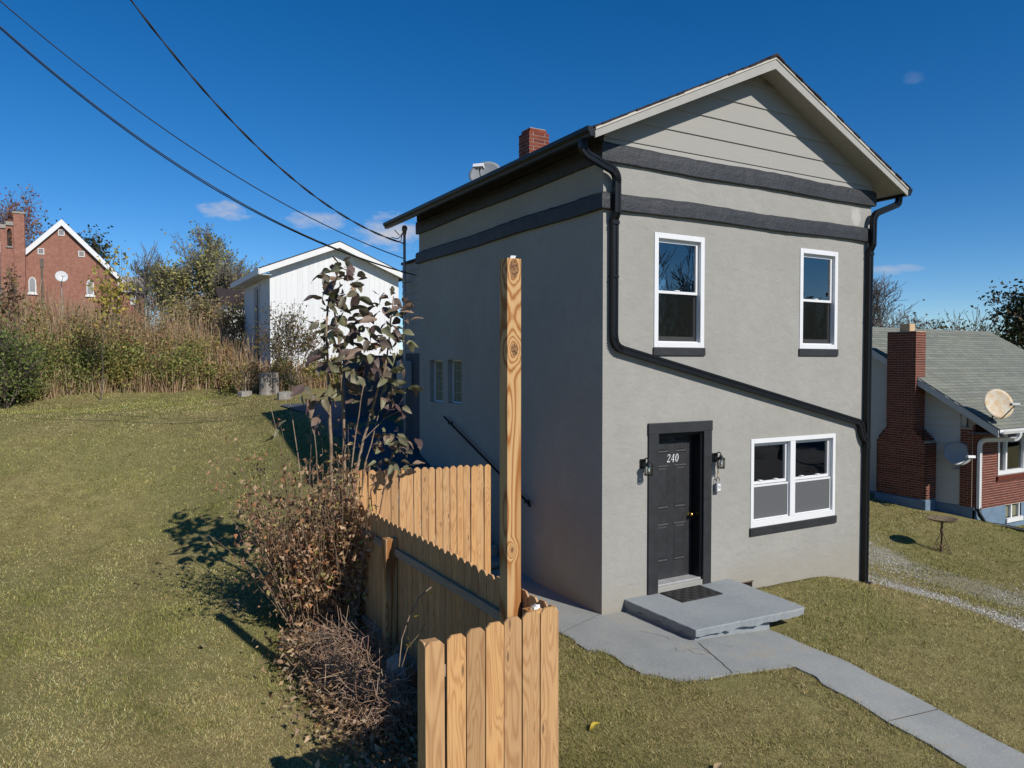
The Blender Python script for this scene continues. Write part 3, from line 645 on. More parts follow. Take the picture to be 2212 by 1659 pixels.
p2 = [Vector((EX1 + .05, -.20, zr))] + arc((EX1 + .05, -.20, zr - .04), (EX1 + .05, -.20, zr - .12), (EX1 - .05, -.19, zr - .15)) + arc((5.72, -.14, 6.02), (5.62, -.125, 5.99), (5.615, -.118, 5.86)) + [Vector((5.615, -.112, 5.47)), Vector((5.61, -.062, 5.36)), Vector((5.585, -.062, -.27))] + arc((5.585, -.062, -.29), (5.585, -.065, -.36), (5.66, -.10, -.385))
MB().sweep(p2, PW, PD).build('downspout', 'black_metal', house)
sl_ = MB()
for x, z in ((.14, 5.36), (5.61, 5.34)): sl_.box(x - .056, x + .056, -.110, -.018, z - .05, z)
for x, z in ((.14, 4.6), (5.60, 4.2), (5.592, .9)): sl_.box(x - .054, x + .054, -.104, -.004, z, z + .025)
sl_.box(5.535, 5.64, -.108, -.012, 1.98, 2.10); sl_.build('pipe_bracket', 'black_metal', house)
rb = MB()   # crimped elbows
for (cx, cz, a0, a1, rad) in ((.29, 3.79, 180, 262, .135),):
    for k in range(9):
        a = R(a0 + (a1 - a0) * k / 8); rb.tube([(cx + (rad - .03) * math.cos(a), -.100, cz + (rad - .03) * math.sin(a)), (cx + (rad + .07) * math.cos(a), -.100, cz + (rad + .07) * math.sin(a))], .006, 5)
rb.build('elbow_rib', 'black_metal', house, kind='stuff'); rb = MB()
for k in range(8):
    a = R(75 - k * 13); rb.tube([(.045 + .05 * math.cos(a), -.158, 5.90 + .05 * math.sin(a)), (.045 + .14 * math.cos(a), -.158, 5.90 + .14 * math.sin(a))], .006, 5)
rb.build('elbow_rib', 'black_metal', house, kind='stuff')
# windows
def pane(m_, x0, x1, z0, z1, y, par, mat='glass', nm='pane'): return MB().box(x0, x1, y, y + .006, z0, z1).build(nm, mat, par)
def sash_window(h, screen_, label):
    x0, x1, z0, z1 = h; m_ = MB().ring(x0, x1, z0, z1, .075, .075, .075, .075, -.012, .035); m_.ring(x0 + .03, x1 - .03, z0 + .03, z1 - .03, .055, .055, .06, .055, .035, .15)
    w = m_.build('window', 'vinyl', house, bevel=.004, label=label)
    MB().box(x0 - .02, x1 + .015, -.028, .03, z0 - .115, z0 - .002).build('sill', 'charcoal', w, bevel=.006)
    mz = z0 + (z1 - z0) * .495; a0, a1 = x0 + .085, x1 - .085
    us = MB().ring(a0, a1, mz - .03, z1 - .085, .035, .035, .04, .04, .045, .075).build('upper_sash', 'vinyl', w, bevel=.003)
    pane(us, a0 + .035, a1 - .035, mz + .01, z1 - .125, .058, us)
    ls = MB().ring(a0, a1, z0 + .09, mz + .01, .035, .035, .07, .035, .085, .115).build('lower_sash', 'vinyl', w, bevel=.003)
    pane(ls, a0 + .035, a1 - .035, z0 + .16, mz - .025, .098, ls)
    if screen_: pane(ls, a0 + .004, a1 - .004, z0 + .094, mz - .034, .062, ls, screen_, 'insect_screen')
    MB().box((a0 + a1) / 2 - .04, (a0 + a1) / 2 + .04, .04, .07, mz + .011, mz + .026).build('sash_lock', 'vinyl', us)
    # pale roller blind a little way in
    return w
sash_window(W1, 'insect_screen_thin', 'sash window over the door')
sash_window(W2, 'insect_screen_thin', 'narrow sash window on the upper right')
x0, x1, z0, z1 = W3
w = MB().ring(x0, x1, z0, z1, .065, .065, .10, .07, -.012, .035).ring(x0 + .03, x1 - .03, z0 + .05, z1 - .03, .05, .05, .06, .05, .035, .14).box(3.735, 3.855, -.008, .14, z0 + .102, z1 - .072)
w = w.build('window', 'vinyl', house, bevel=.004, label='wide double sash window on the ground floor')
MB().box(x0 - .02, x1 + .03, -.03, .03, z0 - .125, z0 - .002).build('sill', 'charcoal', w, bevel=.006)
for a0, a1 in ((x0 + .072, 3.733), (3.857, x1 - .072)):
    mz = 1.545
    us = MB().ring(a0, a1, mz, z1 - .078, .04, .04, .045, .045, .06, .09).build('upper_sash', 'vinyl', w, bevel=.003); pane(us, a0 + .04, a1 - .04, mz + .045, z1 - .123, .072, us)
    ls = MB().ring(a0, a1, z0 + .105, mz + .02, .04, .04, .05, .045, .098, .125).build('lower_sash', 'vinyl', w, bevel=.003); pane(ls, a0 + .04, a1 - .04, z0 + .155, mz - .025, .108, ls)
    sc_ = MB().ring(a0 + .002, a1 - .002, z0 + .103, mz - .002, .016, .016, .02, .03, .028, .04).build('screen_frame', 'vinyl', w); pane(sc_, a0 + .018, a1 - .018, z0 + .123, mz - .034, .032, sc_, 'insect_screen', 'insect_screen')
    lk = MB()
    for fx in (.27, .70): X = a0 + (a1 - a0) * fx; lk.box(X - .035, X + .035, .05, .088, mz + .046, mz + .062)
    lk.build('sash_lock', 'vinyl', us)
# little leaded windows in the side wall
for (s0, s1, z0, z1), lb in zip(SW, ('leaded side window nearer the street', 'leaded side window at the rear corner')):
    mm = MB()
    for a, b, c, d in ((s0, s0 + .03, z0, z1), (s1 - .03, s1, z0, z1), (s0 + .03, s1 - .03, z0, z0 + .03), (s0 + .03, s1 - .03, z1 - .03, z1)): mm.box(.10, .14, a, b, c, d)
    w = mm.build('window', 'vinyl', house, label=lb)
    MB().box(.125, .130, s0 + .03, s1 - .03, z0 + .03, z1 - .03).build('pane', 'frosted', w)
    b = MB()
    for k in range(1, 4): zz = z0 + (z1 - z0) * k / 4; b.box(.108, .124, s0 + .03, s1 - .03, zz - .007, zz + .007)
    for k in range(1, 3): yy_ = s0 + (s1 - s0) * k / 3; b.box(.107, .123, yy_ - .006, yy_ + .006, z0 + .03, z1 - .03)
    b.build('glazing_bar', 'rake', w)
# window in the right wall, seen through the front room
mm = MB()
for a, b, c, d in ((1.30, 1.37, .85, 2.1), (2.13, 2.20, .85, 2.1), (1.37, 2.13, .85, .93), (1.37, 2.13, 2.03, 2.1), (1.37, 2.13, 1.45, 1.50)): mm.box(HW - T + .02, HW - .03, a, b, c, d)
w = mm.build('window', 'vinyl', house, label='side window seen through the front room'); MB().box(HW - .13, HW - .124, 1.37, 2.13, .93, 2.03).build('pane', 'glass', w)
# door
x0, x1, z0, z1 = DR
MB().box(.79, .97, -.032, .02, .168, 2.443).box(1.836, 1.995, -.032, .02, .168, 2.443).box(.783, 2.0, -.040, .02, 2.445, 2.598).build('door_trim', 'charcoal', house, bevel=.006)
jb = MB().box(.972, 1.0, .021, .30, .25, 2.443).box(1.808, 1.834, .021, .30, .25, 2.443).box(1.0, 1.808, .021, .30, 2.40, 2.443).build('door_jamb', 'black_metal', house)
dY = .20; dr = MB().box(1.002, 1.806, dY, dY + .045, .275, 2.398).build('door', 'charcoal', house)
dp = [(1.12, 1.36, 2.13, 2.33), (1.46, 1.70, 2.13, 2.33), (1.12, 1.36, 1.31, 1.95), (1.46, 1.70, 1.31, 1.95), (1.12, 1.36, .53, 1.09), (1.46, 1.70, .53, 1.09)]
for a, b, c, d in dp:
    m_ = MB()
    for k, (i0, i1, y0_, y1_) in enumerate(((0, .016, dY - .001, dY - .010), (.016, .034, dY - .010, dY - .002), (.034, .06, dY - .002, dY - .009))):
        o = [(a + i0, c + i0), (b - i0, c + i0), (b - i0, d - i0), (a + i0, d - i0)]; q = [(a + i1, c + i1), (b - i1, c + i1), (b - i1, d - i1), (a + i1, d - i1)]
        for e in range(4): f_ = (e + 1) % 4; m_.poly([(o[e][0], y0_, o[e][1]), (o[f_][0], y0_, o[f_][1]), (q[f_][0], y1_, q[f_][1]), (q[e][0], y1_, q[e][1])])
    m_.poly([(a + .06, dY - .009, c + .06), (b - .06, dY - .009, c + .06), (b - .06, dY - .009, d - .06), (a + .06, dY - .009, d - .06)])
    m_.build('door_panel', 'charcoal', dr)
kn = MB(); prof = [(.0, 0), (.034, 0), (.034, .008), (.013, .014), (.012, .04), (.026, .048), (.031, .062), (.026, .078), (.0, .084)]
for k in range(len(prof)): pass
i = len(kn.v)
for r_, q_ in prof:
    for t in range(14): kn.v.append((1.755 + r_ * math.cos(t * math.pi / 7), dY - q_, 1.19 + r_ * math.sin(t * math.pi / 7)))
for k in range(len(prof) - 1):
    for t in range(14): kn.f.append((k * 14 + t, k * 14 + (t + 1) % 14, (k + 1) * 14 + (t + 1) % 14, (k + 1) * 14 + t)); kn.c.append(None)
kn.build('knob', 'brass', dr, smooth=True)
MB().box(.972, 1.834, -.02, .199, .165, .245).build('threshold_step', 'raw_concrete', house, bevel=.006)
MB().box(.985, 1.825, .01, .205, .2455, .274).build('threshold', 'galv', house, bevel=.005)
# house number, serif figures
def stroke(m_, pts, wid, y, ox, oz, h):
    pts = [Vector((p[0], p[1])) for p in pts]
    for k in range(len(pts)):
        pass
    L_ = []
    for k, p in enumerate(pts):
        d = (pts[min(k + 1, len(pts) - 1)] - pts[max(k - 1, 0)]).normalized(); n = Vector((-d.y, d.x)) * (wid[k] if hasattr(wid, '__len__') else wid) / 2
        L_.append((p - n, p + n))
    for k in range(len(L_) - 1):
        q = [L_[k][0], L_[k][1], L_[k + 1][1], L_[k + 1][0]]; P3 = [(ox + (a.x + .12 * a.y) * h, y, oz + a.y * h) for a in q]
        m_.prism(P3, (0, .004, 0))
def digit(ch, ox):
    m_ = MB(); y = dY - .0055; h = .115; oz = 1.992
    if ch == '2':
        c = [(.04 + .20 - .20 * math.cos(t), .78 + .20 * math.sin(t)) for t in np.linspace(-.3, 3.3, 9)]; c += [(.40, .60), (.25, .38), (.06, .07)]
        stroke(m_, c, [.05, .07, .05, .05, .06, .08, .10, .11, .10, .08, .06, .05], y, ox, oz, h); stroke(m_, [(.03, .05), (.46, .05), (.50, .2)], [.11, .11, .04], y - .0005, ox, oz, h)
    if ch == '4':
        stroke(m_, [(.36, .0), (.36, 1.0)], .11, y, ox, oz, h); stroke(m_, [(.34, .98), (.0, .30)], .05, y - .0005, ox, oz, h); stroke(m_, [(.0, .29), (.50, .29)], .06, y - .001, ox, oz, h); stroke(m_, [(.24, .02), (.48, .02)], .045, y - .0015, ox, oz, h)
    if ch == '0':
        t = np.linspace(0, 2 * math.pi, 19); stroke(m_, [(.24 + .20 * math.cos(a), .5 + .49 * math.sin(a)) for a in t], [.05 + .07 * abs(math.cos(a)) for a in t], y, ox, oz, h)
    m_.build('number', 'vinyl', dr)
for ch, ox in (('2', 1.318), ('4', 1.398), ('0', 1.478)): digit(ch, ox)
# brick chimney, each brick a piece
def brick_mesh(l, w_, h, mat, nm='brick'):
    me = MB().box(-l / 2, l / 2, -w_ / 2, w_ / 2, -h / 2, h / 2).mesh(nm); me.materials.append(MAT[mat]); return me
ch = MB().box(1.260, 1.700, 4.010, 4.390, 7.0, 7.83).box(1.295, 1.665, 4.045, 4.355, 7.83, 7.90).build('chimney', 'mortar', house)
BL, BW, BH = .194, .092, .057; CO = .0677
bx_ = brick_mesh(BL, BW, BH, 'brick'); by_ = brick_mesh(BW, BL, BH, 'brick'); bh_ = brick_mesh(.094, BW, BH, 'brick')
for k in range(14):
    z = 7.06 + k * CO; ins_ = 0 if k < 12 else .035
    if k >= 13: continue
    xa, xb, ya, yb = 1.255 + ins_, 1.705 - ins_, 4.005 + ins_, 4.395 - ins_
    if k % 2 == 0:
        for q in range(2): 
            for yv in (ya + BW / 2, yb - BW / 2): inst('brick', bx_, ch, (xa + (xb - xa) * (.2535 + .493 * q), yv, z), (0, 0, random.uniform(-.006, .006)), ((xb - xa - .012) / 2 / BL, 1, 1))
        for xv in (xa + BW / 2, xb - BW / 2): inst('brick', by_, ch, (xv, (ya + yb) / 2, z), (0, 0, 0), (1, (yb - ya - 2 * BW - .024) / BL, 1))
    else:
        for yv in (ya + BW / 2, yb - BW / 2): inst('brick', bx_, ch, ((xa + xb) / 2, yv, z), (0, 0, 0), ((xb - xa - 2 * BW - .024) / BL, 1, 1))
        for xv in (xa + BW / 2, xb - BW / 2):
            for q in (0, 1): inst('brick', by_, ch, (xv, ya + BL / 2 + q * (yb - ya - BL), z), (0, 0, random.uniform(-.01, .01)))
MB().box(1.305, 1.655, 4.055, 4.345, 7.90, 7.925).build('chimney_cap', 'stone_grey', ch, bevel=.01)
# rear addition with lapped boards
MB().box(.16, 3.4, HD + .004, 7.62, 1.2, 5.64).build('rear_addition', 'siding_annex', house)
for k in range(12):
    z = 3.66 + k * .165; MB().prism([(.135, HD + .06, z), (.155, HD + .06, z), (.155, HD + .06, z + .168), (.150, HD + .06, z + .168)], (0, 1.25, 0)).build('lap_board', 'siding_annex', house)
MB().box(.10, 3.45, HD + .06, 7.66, 5.645, 5.70).build('addition_roof', 'roof_felt', house)
MB().box(.09, .158, HD + .06, 7.62, 1.3, 3.655).build('foundation', 'dark_block', house)

# ------------------------------------------------------------------ things fixed to or standing by the house
hr = thing('handrail', 'black metal handrail on the shaded side wall above the steps', 'handrail', (-.08, 3.3, 1.3))
MB().tube([(-.085, 4.95, 2.42), (-.085, 4.86, 2.38), (-.085, 1.83, 1.27), (-.085, 1.75, 1.22)], .021, 10).build('rail', 'black_metal', hr, smooth=True)
for t in (.03, .97):
    y, z = 4.86 - 3.03 * t, 2.38 - 1.11 * t; MB().tube([(-.085, y, z - .01), (-.085, y, z - .05), (-.03, y, z - .06), (-.012, y, z - .06)], .012, 8).box(-.014, -.002, y - .04, y + .04, z - .10, z - .02).build('bracket', 'black_metal', hr)
def lamp(cx, zt, label):
    t = thing('wall_lamp', label, 'wall lamp', (cx, -.02, zt - .08), 'lanterns beside the front door')
    MB().prism([(cx - .05, -.001, zt - .135), (cx + .05, -.001, zt - .135), (cx + .05, -.001, zt), (cx - .05, -.001, zt)], (0, -.022, 0)).build('back_plate', 'black_metal', t, bevel=.006)
    MB().tube([(cx, -.02, zt - .04), (cx, -.05, zt + .0), (cx, -.09, zt + .02), (cx, -.128, zt + .005), (cx, -.130, zt - .03)], .009, 8).build('arm', 'black_metal', t, smooth=True)
    MB().lathe([(.004, -.02), (.018, -.025), (.024, -.04), (.062, -.072), (.066, -.085), (.058, -.088), (.0, -.085)], cx, -.13, 16, zt).build('cap', 'black_metal', t, smooth=True)
    MB().lathe([(.046, -.09), (.052, -.14), (.050, -.20), (.040, -.205), (.0, -.205)], cx, -.13, 16, zt).build('glass_shade', 'lamp_glass', t, smooth=True)
    cg = MB()
    for k in range(4):
        a = math.pi / 4 + k * math.pi / 2; cg.tube([(cx + .055 * math.cos(a), -.13 + .055 * math.sin(a), zt - .085), (cx + .058 * math.cos(a), -.13 + .058 * math.sin(a), zt - .15), (cx + .054 * math.cos(a), -.13 + .054 * math.sin(a), zt - .212)], .004, 5)
    cg.lathe([(.050, -.206), (.058, -.206), (.058, -.216), (.050, -.216), (.050, -.206)], cx, -.13, 16, zt); cg.build('cage', 'black_metal', t)
    MB().lathe([(.0, -.10), (.014, -.105), (.014, -.12), (.024, -.145), (.022, -.165), (.0, -.178)], cx, -.13, 10, zt).build('bulb', 'white_paper', t, smooth=True)
lamp(.695, 2.105, 'black lantern wall lamp left of the front door'); lamp(2.075, 2.108, 'black lantern wall lamp right of the front door with a key box hanging below')
lb = thing('key_lockbox', 'grey key lockbox hanging by its shackle under the right lantern', 'lockbox', (2.10, -.05, 1.52))
MB().box(2.055, 2.148, -.072, -.025, 1.525, 1.665).build('body', 'plate_grey', lb, bevel=.01); MB().box(2.070, 2.133, -.0745, -.0715, 1.545, 1.645).build('dial_plate', 'white_paper', lb)
dl = MB()
for a in range(3):
    for b_ in range(2): dl.box(2.078 + a * .018, 2.090 + a * .018, -.0775, -.0743, 1.585 + b_ * .022, 1.598 + b_ * .022)
dl.build('dial_button', 'dish_dark', lb)
MB().tube([(2.075, -.048, 1.664), (2.075, -.048, 1.715), (2.083, -.048, 1.738), (2.101, -.048, 1.746), (2.119, -.048, 1.738), (2.127, -.048, 1.715), (2.127, -.048, 1.664)], .006, 8).build('shackle', 'black_metal', lb, smooth=True)
MB().tube([(2.075, -.10, 1.93), (2.082, -.065, 1.86), (2.095, -.05, 1.80), (2.101, -.048, 1.742)], .006, 6).tube([(2.079, -.085, 1.93), (2.090, -.06, 1.86), (2.104, -.052, 1.80), (2.105, -.046, 1.742)], .005, 6).build('cord_loop', 'rope', lb)
# stoop
sp = thing('stoop', 'grey painted concrete stoop slab before the front door', 'stoop', (1.35, -.7, 0))
m = MB(); o_ = [(.385, -.005), (2.40, -.005), (2.30, -1.44), (2.24, -1.475), (.40, -1.375)]; N = 26; out = []
r = random.Random(5)
for (a, b) in zip(o_, o_[1:] + o_[:1]):
    L_ = math.dist(a, b); n = max(1, int(L_ / .08))
    for i in range(n): t = i / n; j = 0 if b == o_[1] and a == o_[0] else 1; out.append((a[0] + (b[0] - a[0]) * t + r.uniform(-.007, .007) * j, a[1] + (b[1] - a[1]) * t + r.uniform(-.008, .008) * j))
top = [(x, y, .170) for x, y in out]; lip = [(1.35 + (x - 1.35) * 1.006, min(-.004, -.7 + (y + .7) * 1.008), .155 + r.uniform(-.004, .004)) for x, y in out]; low = [(1.35 + (x - 1.35) * .998, min(-.004, -.7 + (y + .7) * .998), .075 + r.uniform(-.022, .016)) for x, y in out]; und = [(1.35 + (x - 1.35) * .95, min(-.004, -.7 + (y + .7) * .95), .074) for x, y in out]
n = len(out); m.v = top + lip + low + und; m.f = [tuple(range(n)), tuple(3 * n + i for i in range(n))[::-1]]
for L_ in range(3):
    for i in range(n): j = (i + 1) % n; m.f.append((L_ * n + i, L_ * n + j, (L_ + 1) * n + j, (L_ + 1) * n + i))
m.c = [None] * len(m.f); m.build('slab', 'step_concrete', sp)
MB().prism([(.40, -.004, -.2), (1.76, -.004, -.2), (1.73, -1.36, -.2), (.425, -1.335, -.2)], (0, 0, .27)).build('footing', 'step_concrete', sp, bevel=.01)
mt = thing('doormat', 'black rubber doormat with a woven pattern at the front door', 'doormat', (1.36, -.28, .17))
MX0, MX1, MY0, MY1 = .985, 1.745, -.515, -.045
MB().box(MX0, MX1, MY0, MY1, .1705, .181).build('base', 'rubber', mt); m = MB()
nxm, nym = 9, 5; cw, chh = (MX1 - MX0 - .02) / nxm, (MY1 - MY0 - .02) / nym
for i in range(nxm):
    for j in range(nym):
        x, y = MX0 + .01 + i * cw, MY0 + .01 + j * chh
        for k in range(3):
            if (i + j) % 2: m.box(x + .004, x + cw - .004, y + .006 + k * chh / 3, y + (k + 1) * chh / 3 - .004, .181, .188)
            else: m.box(x + .006 + k * cw / 3, x + (k + 1) * cw / 3 - .004, y + .004, y + chh - .004, .181, .188)
m.build('weave', 'rubber', mt)
# satellite dish helper
def dish(name, label, centre, nrm, rx, rz_, mat, foot, armlen, lnbmat='plate_grey', rim='plate_grey'):
    t = thing(name, label, 'satellite dish', foot); n = Vector(nrm).normalized(); a = n.cross(Vector((0, 0, 1))).normalized(); b = a.cross(n).normalized(); c = Vector(centre)
    m = MB(); NR, NA = 6, 28; 
    for side, dp_ in ((0, 0), (1, -.018)):
        for k in range(NR + 1):
            f = k / NR; 
            for q in range(NA): th = 2 * math.pi * q / NA; m.v.append(tuple(c + a * (f * rx * math.cos(th)) + b * (f * rz_ * math.sin(th)) + n * (.14 * rx * (f * f - 1) + dp_)))
    st_ = (NR + 1) * NA
    for side in (0, 1):
        for k in range(NR):
            for q in range(NA): m.f.append((side * st_ + k * NA + q, side * st_ + k * NA + (q + 1) % NA, side * st_ + (k + 1) * NA + (q + 1) % NA, side * st_ + (k + 1) * NA + q)); m.c.append(None)
    for q in range(NA): m.f.append((NR * NA + q, NR * NA + (q + 1) % NA, st_ + NR * NA + (q + 1) % NA, st_ + NR * NA + q)); m.c.append(None)
    m.build('reflector', mat, t, smooth=True)
    lo = c - b * rz_ * .96; tip = c + n * armlen - b * (rz_ * .55)
    MB().tube([lo - n * .05, lo + n * .04, tip], .014, 8).build('arm', rim, t)
    lnb = MB(); 
    for k in (-1, 0, 1): p = tip + a * (k * .065) + b * .035; lnb.tube([p, p - n * .05, p - n * .09], [.026, .034, .024], 8)
    e = tip; q_ = lambda u, v, w_: tuple(e + a * u + b * v + n * w_)
    lnb.prism([q_(-.10, -.02, .0), q_(.10, -.02, .0), q_(.10, .05, .0), q_(-.10, .05, .0)], n * .05); lnb.build('feed_head', lnbmat, t, bevel=.006)
    bk = c - n * (.14 * rx + .02); f_ = Vector(foot); MB().tube([bk, bk - n * .08, Vector((bk.x, bk.y, bk.z)) - n * .10 - b * .1, f_ + Vector((0, 0, .02))], .021, 8).box(f_.x - .07, f_.x + .07, f_.y - .09, f_.y + .09, f_.z - .0, f_.z + .012).build('mast', 'galv' if rim != 'wire' else 'wire', t)
    return t
dish('satellite_dish', 'grey satellite dish standing on the roof of the stucco house by the chimney', (.42, 4.22, 6.98), (-.62, -.62, .42), .31, .27, 'dish_dark', (.62, 4.5, rz(.62) + .015), .34, 'vinyl')
# service mast and overhead lines
ms = thing('service_mast', 'galvanised electrical service mast with weatherhead at the rear corner', 'mast', (-.02, 7.14, 2.0))
MB().tube([(-.02, 7.14, 1.75), (-.02, 7.14, 6.26)], .03, 12).build('conduit', 'galv', ms, smooth=True)
MB().box(-.06, .089, 7.08, 7.20, 3.9, 3.94).box(-.06, .089, 7.08, 7.20, 5.2, 5.24).build('strap', 'galv', ms)
MB().box(-.16, .086, 6.98, 7.3, 2.9, 3.5).build('meter_box', 'plate_grey', ms, bevel=.02)
hd = MB(); hd.tube([(-.02, 7.14, 6.24), (-.02, 7.13, 6.32), (-.03, 7.09, 6.37), (-.07, 7.0, 6.36), (-.11, 6.95, 6.30)], [.036, .045, .06, .062, .045], 12); hd.build('weatherhead', 'galv', ms, smooth=True)
for k, (dx, dy, dz) in enumerate(((-.34, -.30, .02), (-.40, -.28, -.14), (-.22, -.22, -.2))):
    a = Vector((-.10, 6.97, 6.29)); b = Vector((-.02 + dx, 7.14 + dy, 6.25 + dz)); MB().tube([a, a + Vector((-.08, -.06, -.10 - .02 * k)), (a + b) / 2 + Vector((0, 0, -.10)), b], .009, 6).build('drip_loop', 'wire', ms)
MB().tube([(-.02, 7.14, 6.05), (-.10, 7.08, 6.05)], .014, 6).build('insulator', 'wire', ms)
def wire(name, label, pts, E_, Ds, rad, twin=0, ext=18):
    S = pix(pts[0][0], pts[0][1], Ds); E_ = Vector(E_); dh = Vector((E_.x - S.x, E_.y - S.y, 0)).normalized(); nn = Vector((-dh.y, dh.x, 0)); P3 = []
    for u, v in pts:
        d = pix(u, v, 1) - CAM; t = (S - CAM).dot(nn) / d.dot(nn); P3.append(CAM + d * t)
    P3.append(E_)
    # fit a parabola over the span, so that it sags smoothly and runs on to the street pole
    s = np.array([(p - S).dot(dh) for p in P3]); z = np.array([p.z for p in P3]); k = np.polyfit(s, z, 2, w=[1] * (len(s) - 1) + [6])
    t = thing(name, label, 'cable', E_, 'overhead service cables'); ss = np.linspace(-ext, s[-1], 90)
    for j in range(2 if twin else 1):
        pp = []
        for i, q in enumerate(ss):
            zz = np.polyval(k, q) if q > -1e9 else 0; off = nn * 0
            if twin == 2: ph = q * 7.5 + j * math.pi; off = nn * (.013 * math.cos(ph)) + Vector((0, 0, .013 * math.sin(ph)))
            if twin == 1: off = nn * (.02 * j) + Vector((0, 0, -.035 * j * min(1, max(0, (s[-1] - q) / 4))))
            pp.append(S + dh * q + Vector((0, 0, zz - S.z)) + off)
        if twin == 2:
            ss2 = np.linspace(-ext, s[-1], 420); pp = [S + dh * q + Vector((0, 0, np.polyval(k, q) - S.z)) + nn * (.012 * math.cos(q * 7.5 + j * math.pi)) + Vector((0, 0, .012 * math.sin(q * 7.5 + j * math.pi))) for q in ss2]
        MB().tube(pp, rad, 5).build('conductor', 'wire', t)
KW = .42317
wire('overhead_cable', 'lowest black overhead cable, doubled, running to the rear addition', [(a * KW, b * KW) for a, b in ((10, 155), (400, 460), (800, 755), (1200, 1020), (1640, 1255), (1900, 1340))], (.08, 6.75, 5.33), 14, .012, 1)
wire('overhead_cable', 'thin middle overhead cable running to the mast', [(a * KW, b * KW) for a, b in ((0, 20), (400, 320), (800, 615), (1250, 935), (1600, 1130), (1850, 1245))], (-.02, 7.14, 5.72), 13, .011)
wire('overhead_cable', 'twisted overhead cable nearest the roof, ending at the weatherhead', [(a * KW, b * KW) for a, b in ((660, 0), (860, 245), (1060, 470), (1340, 765), (1560, 975), (1800, 1140))], (-.10, 7.08, 6.05), 12, .011, 2)
# low painted wall behind the house
rw = MB().box(-.5, 3.2, 9.9, 10.15, 1.7, 3.65).build('retaining_wall', 'dark_block', bevel=.02); tag(rw, 'low blue-grey painted block wall in the shade behind the house', 'wall')

# ------------------------------------------------------------------ fences
PWD, PTH = .140, .017
def picket_mesh(w_, h, t, axis):
    c = .034; pr = [(-w_ / 2, 0), (w_ / 2, 0), (w_ / 2, h - c), (w_ / 2 - c, h), (-w_ / 2 + c, h), (-w_ / 2, h - c)]
    pts = [(a, -t / 2, b) if axis == 'x' else (-t / 2, a, b) for a, b in pr]
    me = MB().prism(pts, (0, t, 0) if axis == 'x' else (t, 0, 0)).mesh('picket'); me.materials.append(MAT['picket_wood']); return me
pr_ = random.Random(11)
def run(fence, axis, fixed, a, b, period, ztop, zbot):
    n = max(1, round((b - a) / period)); per = (b - a) / n; me = picket_mesh(per - .010, 2.0, PTH, axis)
    for i in range(n):
        s = a + per * (i + .5); t = i / max(1, n - 1); zt = (ztop(s) if callable(ztop) else ztop) + pr_.uniform(-.008, .010); zb = zbot
        loc = (s, fixed + pr_.uniform(-.002, .003), zt - 2.0) if axis == 'x' else (fixed + pr_.uniform(-.002, .003), s, zt - 2.0)
        tl = pr_.uniform(-.004, .004); inst('picket', me, fence, loc, (0, tl, 0) if axis == 'x' else (-tl, 0, 0))
def post(par, x, y, z0, z1, w_=.14, nm='post', mat='post_wood'): return MB().box(x - w_ / 2, x + w_ / 2, y - w_ / 2, y + w_ / 2, z0, z1).build(nm, mat, par, bevel=.006)
XA = -2.895
fa = thing('picket_fence', 'long wooden dog-ear picket fence seen from its rail side', 'fence', (XA, -.8, -.2))
run(fa, 'y', XA, -3.32, 1.86, .147, 1.545, -.3)
for z in (1.19, .05):
    MB().box(XA - .052, XA - .014, -2.66, .085, z, z + .088).build('rail', 'rail_wood', fa, bevel=.004); MB().box(XA - .052, XA - .014, .235, 1.80, z, z + .088).build('rail', 'rail_wood', fa, bevel=.004)
    MB().box(XA - .052, XA - .014, -3.02, -2.81, z, z + .088).build('rail', 'rail_wood', fa, bevel=.004)
post(fa, XA - .084, .16, -.6, 1.385); post(fa, XA - .084, 1.75, -.5, 1.35)
post(fa, XA - .084, -3.10, -.7, 1.49)
fb = thing('picket_fence', 'sunlit wooden picket panel crossing the side passage behind', 'fence', (-1.8, 1.9, 0))
run(fb, 'x', 1.90, -2.88, -.70, .1118, lambda x: 1.958 - .028 * (x + 2.88), 0)
for z in (1.55, .35): MB().box(-2.80, -.73, 1.911, 1.949, z, z + .088).build('rail', 'rail_wood_x', fb, bevel=.004)
post(fb, -.79, 2.0, -.2, 1.75, .09)
fc = thing('picket_fence', 'short wooden picket return fence in the foreground below the tall post', 'fence', (-3.46, -3.33, -.35))
run(fc, 'x', -3.345, -4.02, -2.925, .156, lambda x: 1.49 + .085 * (x + 4.02), -.35)
MB().box(-3.94, -3.06, -3.334, -3.296, 1.22, 1.308).build('rail', 'rail_wood_x', fc, bevel=.004); MB().box(-3.94, -3.06, -3.334, -3.296, .1, .188).build('rail', 'rail_wood_x', fc, bevel=.004)
post(fc, -3.935, -3.255, -.7, 1.465, .115, mat='picket_wood')
me = picket_mesh(.14, 2.0, PTH, 'y'); inst('picket', me, fc, (-4.004, -3.262, 1.478 - 2.0))
tp = thing('tall_post', 'tall square raw timber post rising above the fence', 'post', (-2.99, -2.735, -.3))
tpm = MB(); tw = .066
tpm.box(-2.990 - tw, -2.990 + tw, -2.735 - tw, -2.735 + tw, -.7, 4.30); o = tpm.build('timber', 'tall_post_wood', tp, bevel=.004)
MB().prism([(-3.0, -2.74, 4.301), (-2.955, -2.745, 4.301), (-2.95, -2.72, 4.301), (-2.995, -2.715, 4.301)], (.015, .0, .03)).build('paper_tag', 'white_paper', tp)
pp = MB(); c0 = Vector((-2.975, -3.10, 1.492))
